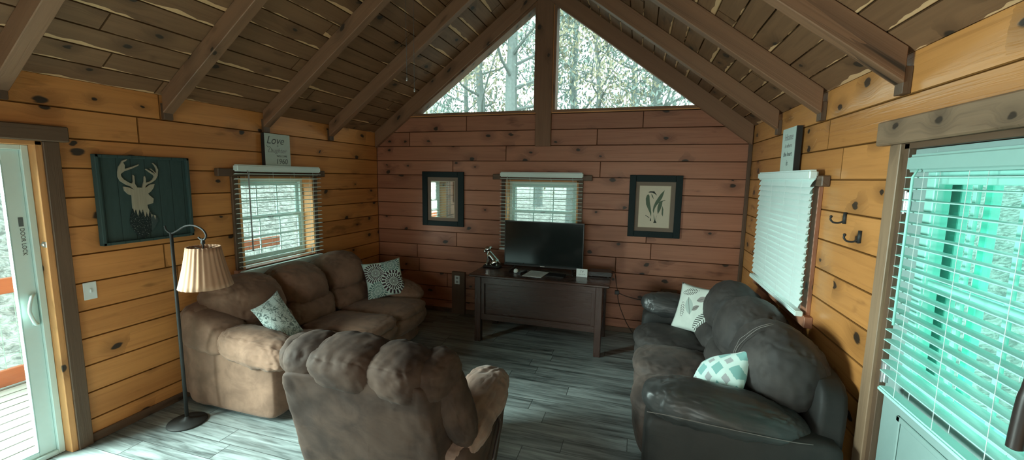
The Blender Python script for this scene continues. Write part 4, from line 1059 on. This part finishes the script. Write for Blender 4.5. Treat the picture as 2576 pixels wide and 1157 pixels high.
# lettered boards on the window valances
S = thing('lettered_sign', 'pale grey board with script lettering on top of the left window blind', 'sign', tuple(FL(3.33, 1.905, .05)))
zs0, zs1, ysa, ysb = 1.905, 2.212, 3.180, 3.484
fo('board', FL, [(ysa, ysb, zs0, zs1, .035, .050)], M['signboard'], S, ch=.002)
fo('edge_band', FL, [(ysa - .006, ysa, zs0, zs1, .012, .050)], M['black'], S, ch=.001)
tf = lambda u, z: (lambda a, b, d: FL(u + a, z + b, .0505 + d))
text('lettering', 'Love', .105, tf(3.30, 2.115), M['ink'], S, .35, .0006)
text('lettering', '+', .04, tf(3.33, 2.083), M['ink'], S, 0, .0006)
text('lettering', 'Laughter', .062, tf(3.32, 2.032), M['outletgrey'], S, .35, .0006)
text('lettering', 'WELCOME', .026, tf(3.375, 1.992), M['ink'], S, 0, .0006)
text('lettering', '1960', .072, tf(3.37, 1.925), M['ink'], S, .15, .0006)
bmc = bmesh.new(); tube(bmc, bez([FL(3.20, 2.10, .051), FL(3.215, 2.08, .051), FL(3.235, 2.085, .051), FL(3.25, 2.07, .051), FL(3.262, 2.045, .051)], 5), .0015, 5); obj('flourish', bmc, M['ink'], S)
S = thing('lettered_sign', 'narrow looking pale board with faint lettering on top of the right window blind', 'sign', tuple(FR(3.70, 1.905, .05)))
fo('board', FR, [(3.565, 3.862, zs0, zs1 + .02, .035, .050)], M['signboard'], S, ch=.002)
fo('edge_band', FR, [(3.552, 3.565, zs0, zs1 + .02, .012, .050)], M['black'], S, ch=.001)
tr_ = lambda u, z: (lambda a, b, d: FR(u - a, z + b, .0505 + d))
text('lettering', 'Home', .075, tr_(3.71, 2.14), M['outletgrey'], S, .2, .0006)
text('lettering', 'is where', .045, tr_(3.71, 2.085), M['outletgrey'], S, .2, .0006)
text('lettering', 'the heart', .05, tr_(3.71, 2.02), M['ink'], S, .2, .0006)
text('lettering', 'is', .06, tr_(3.71, 1.95), M['ink'], S, .2, .0006)

# coat hooks
for u, z, w_ in ((2.785, 1.626, 'upper one nearer the window'), (2.600, 1.544, 'lower one nearer the door')):
    S = thing('coat_hook', f'black iron coat hook on the right wall, {w_}', 'hook', tuple(FR(u, z - .05, 0)))
    bm = bmesh.new(); tube(bm, [FR(u, z + .035, .004), FR(u, z - .03, .004)], [.010, .011], 10); obj('back_plate', bm, M['black'], S, smooth='n')
    bm = bmesh.new(); tube(bm, bez([FR(u, z - .012, .006), FR(u + .005, z - .026, .03), FR(u + .01, z - .024, .055), FR(u + .014, z - .008, .068), FR(u + .015, z + .006, .066)], 5), .005, 8)
    bmesh.ops.create_icosphere(bm, subdivisions=2, radius=.008, matrix=Matrix.Translation(FR(u + .015, z + .008, .066))); obj('hook_arm', bm, M['black'], S, smooth='n')

# floor lamp
lx, ly = -3.10, 2.075
S = thing('floor_lamp', 'black iron bridge arm floor lamp with a pleated tan shade beside the brown sofa', 'floor lamp', (lx, ly, 0))
bm = bmesh.new(); lathe(bm, (lx, ly, 0), [(.12, 0), (.125, .006), (.12, .014), (.05, .022), (.02, .035), (.012, .05)], 36); obj('base', bm, M['black'], S, smooth='n')
tubeo('pole', [(lx, ly, .03), (lx, ly, .7), (lx - .0, ly, 1.41)], [.0125, .0115, .0105], M['black'], S, 12)
ax, ay = .345, .0    # arm reach along +x
arm = bez([(lx - .055, ly, 1.455), (lx - .045, ly, 1.425), (lx, ly, 1.405), (lx + .06, ly, 1.425), (lx + .14, ly, 1.462), (lx + .22, ly, 1.47), (lx + .29, ly, 1.45), (lx + .325, ly, 1.415), (lx + .315, ly, 1.385), (lx + .285, ly, 1.375), (lx + .255, ly, 1.392)], 6)
tubeo('bridge_arm', arm, .0065, M['black'], S, 8)
sx = lx + .292
hk = tubeo('shade_hanger', [(sx, ly, 1.385), (sx, ly, 1.355), (sx, ly, 1.34), (sx, ly, 1.30)], [.008, .014, .005, .004], M['black'], S, 10)
bm = bmesh.new(); uvl = bm.loops.layers.uv.new('UVMap'); n_ = 156; rows = []
for i in range(9):
    t_ = i / 8; r = lerp(.158, .098, t_) - .004 * math.sin(t_ * PI); z = lerp(1.055, 1.330, t_)
    rows.append([bm.verts.new((sx + (r + .0022 * math.sin(k * 2 * PI * 26 / n_)) * math.cos(2 * PI * k / n_), ly + (r + .0022 * math.sin(k * 2 * PI * 26 / n_)) * math.sin(2 * PI * k / n_), z)) for k in range(n_)])
for i in range(8):
    for k in range(n_):
        f = bm.faces.new([rows[i][k], rows[i][(k + 1) % n_], rows[i + 1][(k + 1) % n_], rows[i + 1][k]])
        for lp, (a, b) in zip(f.loops, ((k, i), (k + 1, i), (k + 1, i + 1), (k, i + 1))): lp[uvl].uv = (a / n_, b / 8)
sh = obj('lamp_shade', bm, M['shade'], S, smooth=True)
md = sh.modifiers.new('t', 'SOLIDIFY'); md.thickness = .002
bm = bmesh.new(); tube(bm, [(sx - .098, ly, 1.325), (sx, ly, 1.305), (sx + .098, ly, 1.325)], .002, 6); tube(bm, [(sx, ly - .098, 1.325), (sx, ly, 1.305), (sx, ly + .098, 1.325)], .002, 6); obj('shade_spider', bm, M['black'], sh)
bm = bmesh.new(); lathe(bm, (sx, ly, 1.21), [(.012, -.03), (.028, 0), (.026, .03), (.014, .06), (.014, .09)], 16); obj('bulb', bm, M['plate'], S, smooth='n')

# ceiling fan above the frame; only its pull chains hang into view
S = thing('ceiling_fan', 'two thin pull chains hanging from the ceiling fan under the ridge', 'ceiling fan', (XM, 2.06, ZR - .2))
fx, fy, fz = XM, 2.06, 3.42
tubeo('down_rod', [(fx, fy, ZR - .2), (fx, fy, fz)], .012, M['black'], S)
bm = bmesh.new(); lathe(bm, (fx, fy, fz - .14), [(.05, 0), (.10, .02), (.12, .06), (.12, .12), (.06, .15), (.02, .16)], 32); obj('motor_housing', bm, M['black'], S, smooth='n')
for k in range(5):
    a = k * 2 * PI / 5 + .3; bm = nb(); board(bm, (0, -.065, 0), (1, 0, 0), (0, 1, 0), (0, 0, 1), .50, .13, .007, .002)
    bmesh.ops.transform(bm, matrix=Matrix.Translation((fx, fy, fz - .04)) @ Matrix.Rotation(a, 4, 'Z') @ Matrix.Translation((.16, 0, 0)) @ Matrix.Rotation(.2, 4, 'X'), verts=bm.verts)
    bl = obj('fan_blade', bm, M['trim'], S)
    tubeo('blade_iron', [(fx + .09 * math.cos(a), fy + .09 * math.sin(a), fz - .05), (fx + .2 * math.cos(a), fy + .2 * math.sin(a), fz - .038)], .008, M['black'], bl, 6)
for (px_, py_, zb_) in ((-1.245, 2.10, 2.36), (-1.185, 2.075, 2.295)):
    pc = tubeo('pull_chain', [(px_, py_, fz - .135), (px_, py_, zb_)], .0010, M['black'], S, 5)
    bm = bmesh.new(); lathe(bm, (px_, py_, zb_ - .02), [(.001, 0), (.004, .004), (.003, .016), (.001, .02)], 8); obj('chain_pull', bm, M['steel'], pc)

# ---- scatter pillows
pillow('throw_pillow', M['pil_a'], 'white and green speckled cushion in the near corner of the brown sofa', [(-2.87, 2.45, .765), (-2.90, 2.74, .845), (-2.62, 2.72, .53), (-2.58, 2.44, .48)], .13, seed=2)
pillow('throw_pillow', M['pil_b'], 'white cushion with purple and teal starburst flowers at the far end of the brown sofa', [(-2.943, 3.921, .839), (-2.63, 4.213, .885), (-2.44, 4.064, .515), (-2.752, 3.773, .465)], .13, seed=4)
pillow('throw_pillow', M['pil_c'], 'cream cushion with dark leaf print at the far end of the dark sofa', [(.435, 4.16, .875), (.765, 3.92, .885), (.665, 3.74, .490), (.335, 3.99, .475)], .12, seed=6)
pillow('throw_pillow', M['pil_d'], 'pale teal diamond ikat cushion leaning in the near corner of the dark sofa', [(.435, 2.80, .665), (.685, 2.60, .875), (.60, 2.44, .655), (.325, 2.52, .60)], .15, seed=8)

# ------------------------------------------------------------------ OUTSIDE
def hgt(x, y):
    h = -.55
    if x < -7: h += (-7 - x) * .55
    if x > 3.5: h += (x - 3.5) * .42
    if y > 9: h += (y - 9) * .10
    if y < -6: h += (-6 - y) * .2
    return h + noise.noise(V((x * .25, y * .25, 0))) * .25 + noise.noise(V((x * .9, y * .9, 3))) * .07
bm = bmesh.new(); NX, NY = 70, 70; gx = lambda i: -26 + 52 * i / NX; gy = lambda j: -18 + 56 * j / NY
g = [[bm.verts.new((gx(i), gy(j), hgt(gx(i), gy(j)))) for j in range(NY + 1)] for i in range(NX + 1)]
for i in range(NX):
    for j in range(NY): bm.faces.new([g[i][j], g[i + 1][j], g[i + 1][j + 1], g[i][j + 1]])
gr = obj('hillside_ground', bm, M['ground'], smooth=True); tag(gr, 'pale leaf covered slope rising outside the sliding door', 'ground', kind='structure')
# deck with board mesh and railing
bm = nb(); x = XL - .17
while x > -5.25:
    board(bm, (x - .135, -2.0, -.10), (0, 1, 0), (1, 0, 0), (0, 0, 1), 7.0, .130, .035, .004); x -= .14
tag(obj('deck_floor', bm, M['deck']), 'grey weathered board deck outside the sliding glass door', 'deck', kind='structure')
S = thing('deck_railing', 'orange brown deck railing with wire mesh outside the sliding glass door', 'railing', (-5.2, 1.5, -.06))
wsimple('top_rail', (-5.22, -2, .765), (-5.18, 5, .90), M['deckrail'], S); wsimple('bottom_rail', (-5.22, -2, -.045), (-5.18, 5, .10), M['deckrail'], S)
for y in (-1.9, .2, 3.6): wsimple('post', (-5.32, y, -.5), (-5.225, y + .09, .95), M['deckrail'], S)
bm = bmesh.new(); y = -1.95
while y < 5: tube(bm, [(-5.2, y, .09), (-5.2, y, .77)], .0025, 4, False); y += .10
for z in (.22, .36, .50, .64): tube(bm, [(-5.2, -2, z), (-5.2, 5, z)], .0025, 4, False)
obj('wire_mesh', bm, M['wire'], S)

def tree_mesh(seed, h, r, leaf_n, crown_lo, spread, leaf=.16):
    rnd = random.Random(seed); bt, bl = bmesh.new(), bmesh.new()
    n = 9; pts = [V((noise.noise(V((seed, i * .5, 0))) * .25 * i / n, noise.noise(V((seed, 9, i * .5))) * .25 * i / n, h * i / n)) for i in range(n + 1)]
    tube(bt, pts, [lerp(r, r * .22, i / n) for i in range(n + 1)], 9)
    tips = []
    for k in range(22):
        t_ = lerp(crown_lo, .97, k / 21); i = min(n - 1, int(t_ * n)); b = lerp(pts[i], pts[i + 1], t_ * n - i); a = rnd.uniform(0, 2 * PI)
        L = spread * (1.15 - t_) * rnd.uniform(.6, 1.1) + .4; up = rnd.uniform(.25, .9)
        q = [b, b + V((math.cos(a) * L * .5, math.sin(a) * L * .5, L * .3 * up)), b + V((math.cos(a + .2) * L, math.sin(a + .2) * L, L * up))]
        q = bez(q, 3); tube(bt, q, [lerp(r * .32 * (1 - t_ * .6), .012, j / (len(q) - 1)) for j in range(len(q))], 5, False)
        for m_ in range(4):
            s_ = q[rnd.randrange(2, len(q))]; e = s_ + V((rnd.uniform(-.6, .6), rnd.uniform(-.6, .6), rnd.uniform(0, .7))); tube(bt, [s_, (s_ + e) / 2 + V((0, 0, .05)), e], [.02, .013, .006], 4, False); tips += [e, (s_ + e) / 2]
        tips += [q[-1], q[-2]]
    for k in range(leaf_n):
        c = rnd.choice(tips) + V((rnd.gauss(0, .28), rnd.gauss(0, .28), rnd.gauss(0, .22))); s_ = leaf * rnd.uniform(.5, 1.2)
        R = Euler((rnd.uniform(0, 6), rnd.uniform(0, 6), rnd.uniform(0, 6))).to_matrix()
        bl.faces.new([bl.verts.new(c + R @ V(p)) for p in ((-s_, 0, 0), (0, -s_ * .45, .02), (s_, 0, 0), (0, s_ * .45, .02))])
    mt, ml = bpy.data.meshes.new('trunk'), bpy.data.meshes.new('foliage'); bt.to_mesh(mt); bl.to_mesh(ml); bt.free(); bl.free(); mt.materials.append(M['bark']); return mt, ml
kinds = [tree_mesh(1, 9.5, .20, 3600, .22, 2.3, .085), tree_mesh(2, 8.0, .13, 4200, .18, 1.9, .075), tree_mesh(3, 11.0, .26, 2200, .38, 2.6, .08)]
spots = []
rr = random.Random(11)
fixed = [(-5.2, 13.5, 0, 1), (-3.7, 12.0, 2, 0), (-2.4, 15.5, 0, 0), (-1.3, 12.6, 1, 1), (.35, 13.8, 0, 0), (1.5, 11.8, 1, 0), (2.9, 14.2, 1, 0), (4.6, 12.6, 2, 1), (-6.8, 16.0, 1, 0), (6.3, 16.0, 0, 0), (-.4, 18.5, 2, 0), (3.9, 18.8, 0, 1), (-4.6, 19.5, 2, 0),
         (-9.2, 4.5, 2, 0), (-10.5, 1.2, 1, 1), (-11.5, 7.5, 0, 0), (-12.8, 3.2, 2, 0), (-13.2, -1.5, 0, 0), (7.4, 4.0, 2, 0), (8.3, 1.6, 2, 0), (9.2, 5.6, 0, 1), (10.4, 2.6, 2, 0), (11.2, 6.6, 1, 0)]
desc = ['tall leafy tree', 'slim bushy tree', 'bare trunked tall tree']
where = lambda x, y: ('seen through the gable windows' if y > 9 else 'on the slope beyond the deck' if x < 0 else 'outside the right hand door')
from collections import Counter
cnt = Counter()
order = 'first second third fourth fifth sixth seventh eighth ninth tenth eleventh twelfth thirteenth fourteenth'.split()
for (x, y, k, au) in fixed:
    S = thing('tree', None, 'tree', (x, y, hgt(x, y) - .1)); S.rotation_euler.z = rr.uniform(0, 6); s_ = rr.uniform(.85, 1.15); S.scale = (s_, s_, s_)
    w = where(x, y); cnt[w] += 1
    tag(S, f'hazy {desc[k]}{" with yellowing leaves" if au else ""} {w}, {order[cnt[w]-1]} of them', None, 'trees ' + w)
    for nm, me in (('trunk', kinds[k][0]), ('foliage', kinds[k][1])):
        me2 = me
        if nm == 'foliage':
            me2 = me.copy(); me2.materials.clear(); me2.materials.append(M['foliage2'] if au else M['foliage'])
        o = bpy.data.objects.new(nm, me2); COL.objects.link(o); o.parent = S

# ------------------------------------------------------------------ LIGHT
w = bpy.data.worlds.new('World'); SC.world = w; w.use_nodes = True; nt = w.node_tree; bg = nt.nodes['Background']
tc = nt.nodes.new('ShaderNodeTexCoord'); sep = nt.nodes.new('ShaderNodeSeparateXYZ'); nt.links.new(tc.outputs['Generated'], sep.inputs[0])
ramp = nt.nodes.new('ShaderNodeValToRGB'); nt.links.new(sep.outputs['Z'], ramp.inputs[0])
ramp.color_ramp.elements[0].color = (.72, .90, .86, 1); ramp.color_ramp.elements[1].color = (.80, 1.0, .97, 1)
nt.links.new(ramp.outputs[0], bg.inputs[0]); bg.inputs[1].default_value = 2.0
def portal(F, op, n=-.20):
    u0, u1, z0, z1 = op; l = bpy.data.lights.new('daylight_portal', 'AREA'); l.shape = 'RECTANGLE'; l.size = abs(u1 - u0); l.size_y = z1 - z0
    l.cycles.is_portal = True; o = bpy.data.objects.new('daylight_portal', l); COL.objects.link(o); o.location = F((u0 + u1) / 2, (z0 + z1) / 2, n)
    d = (F(0, 0, 1) - F(0, 0, 0)); o.rotation_euler = d.to_track_quat('-Z', 'Y').to_euler()
for F, op in ((FL, WIN_L), (FR, WIN_R), (FR, (1.5, 2.12, 1.0, 1.86)), (FB, WIN_B), (FB, (-2.86, .62, 2.63, 3.83))): portal(F, op)
def fill_lamp(name, F, op, n, power, col, tilt=0.0, spread=180):
    # unseen area lamp added outside the glazing to brighten the room
    u0, u1, z0, z1 = op; l = bpy.data.lights.new(name, 'AREA'); l.shape = 'RECTANGLE'; l.size = abs(u1 - u0); l.size_y = z1 - z0
    l.energy = power; l.color = col; l.spread = math.radians(spread); o = bpy.data.objects.new(name, l); COL.objects.link(o); o.location = F((u0 + u1) / 2, (z0 + z1) / 2, n)
    d = (F(0, 0, 1) - F(0, 0, 0)) + V((0, 0, -math.tan(math.radians(tilt)))); o.rotation_euler = d.to_track_quat('-Z', 'Y').to_euler()
fill_lamp('fill_rear_window', FRE, (-1.1, .45, .55, 2.05), -.2, 22, (1.0, .94, .86), 25, 150)  # added fill from behind the camera
fill_lamp('fill_sliding_door', FL, (-.7, 1.05, .8, 2.9), -1.5, 440, (.84, 1.0, .97), 30, 140)  # added lamp over the deck, boosts the light through the door

SC.view_settings.view_transform = 'Standard'; SC.view_settings.look = 'None'; SC.view_settings.gamma = 1; SC.view_settings.exposure = 1.38
SC.view_settings.use_curve_mapping = False
SC.cycles.use_denoising = True; SC.cycles.max_bounces = 10; SC.cycles.diffuse_bounces = 6; SC.cycles.transparent_max_bounces = 16; SC.cycles.caustics_reflective = False; SC.cycles.caustics_refractive = False
SC.cycles.sample_clamp_indirect = 8

# ------------------------------------------------------------------ CAMERA
cam = bpy.data.cameras.new('camera'); co = bpy.data.objects.new('camera', cam); COL.objects.link(co); SC.camera = co
cam.sensor_fit = 'HORIZONTAL'; cam.sensor_width = 36; cam.lens = 36 * 1052.39 / 2576; cam.clip_start = .02; cam.clip_end = 200
F_ = V((-0.28582647, 0.95018853, -0.12427784)); R_ = V((0.95694762, 0.28985819, 0.01528001)); D_ = V((0.05054184, -0.11455996, -0.9921298))
m4 = Matrix.Identity(4)
for i in range(3): m4[i][0] = R_[i]; m4[i][1] = -D_[i]; m4[i][2] = -F_[i]
m4[0][3], m4[1][3], m4[2][3] = 0, 0, 1.826
co.matrix_world = m4
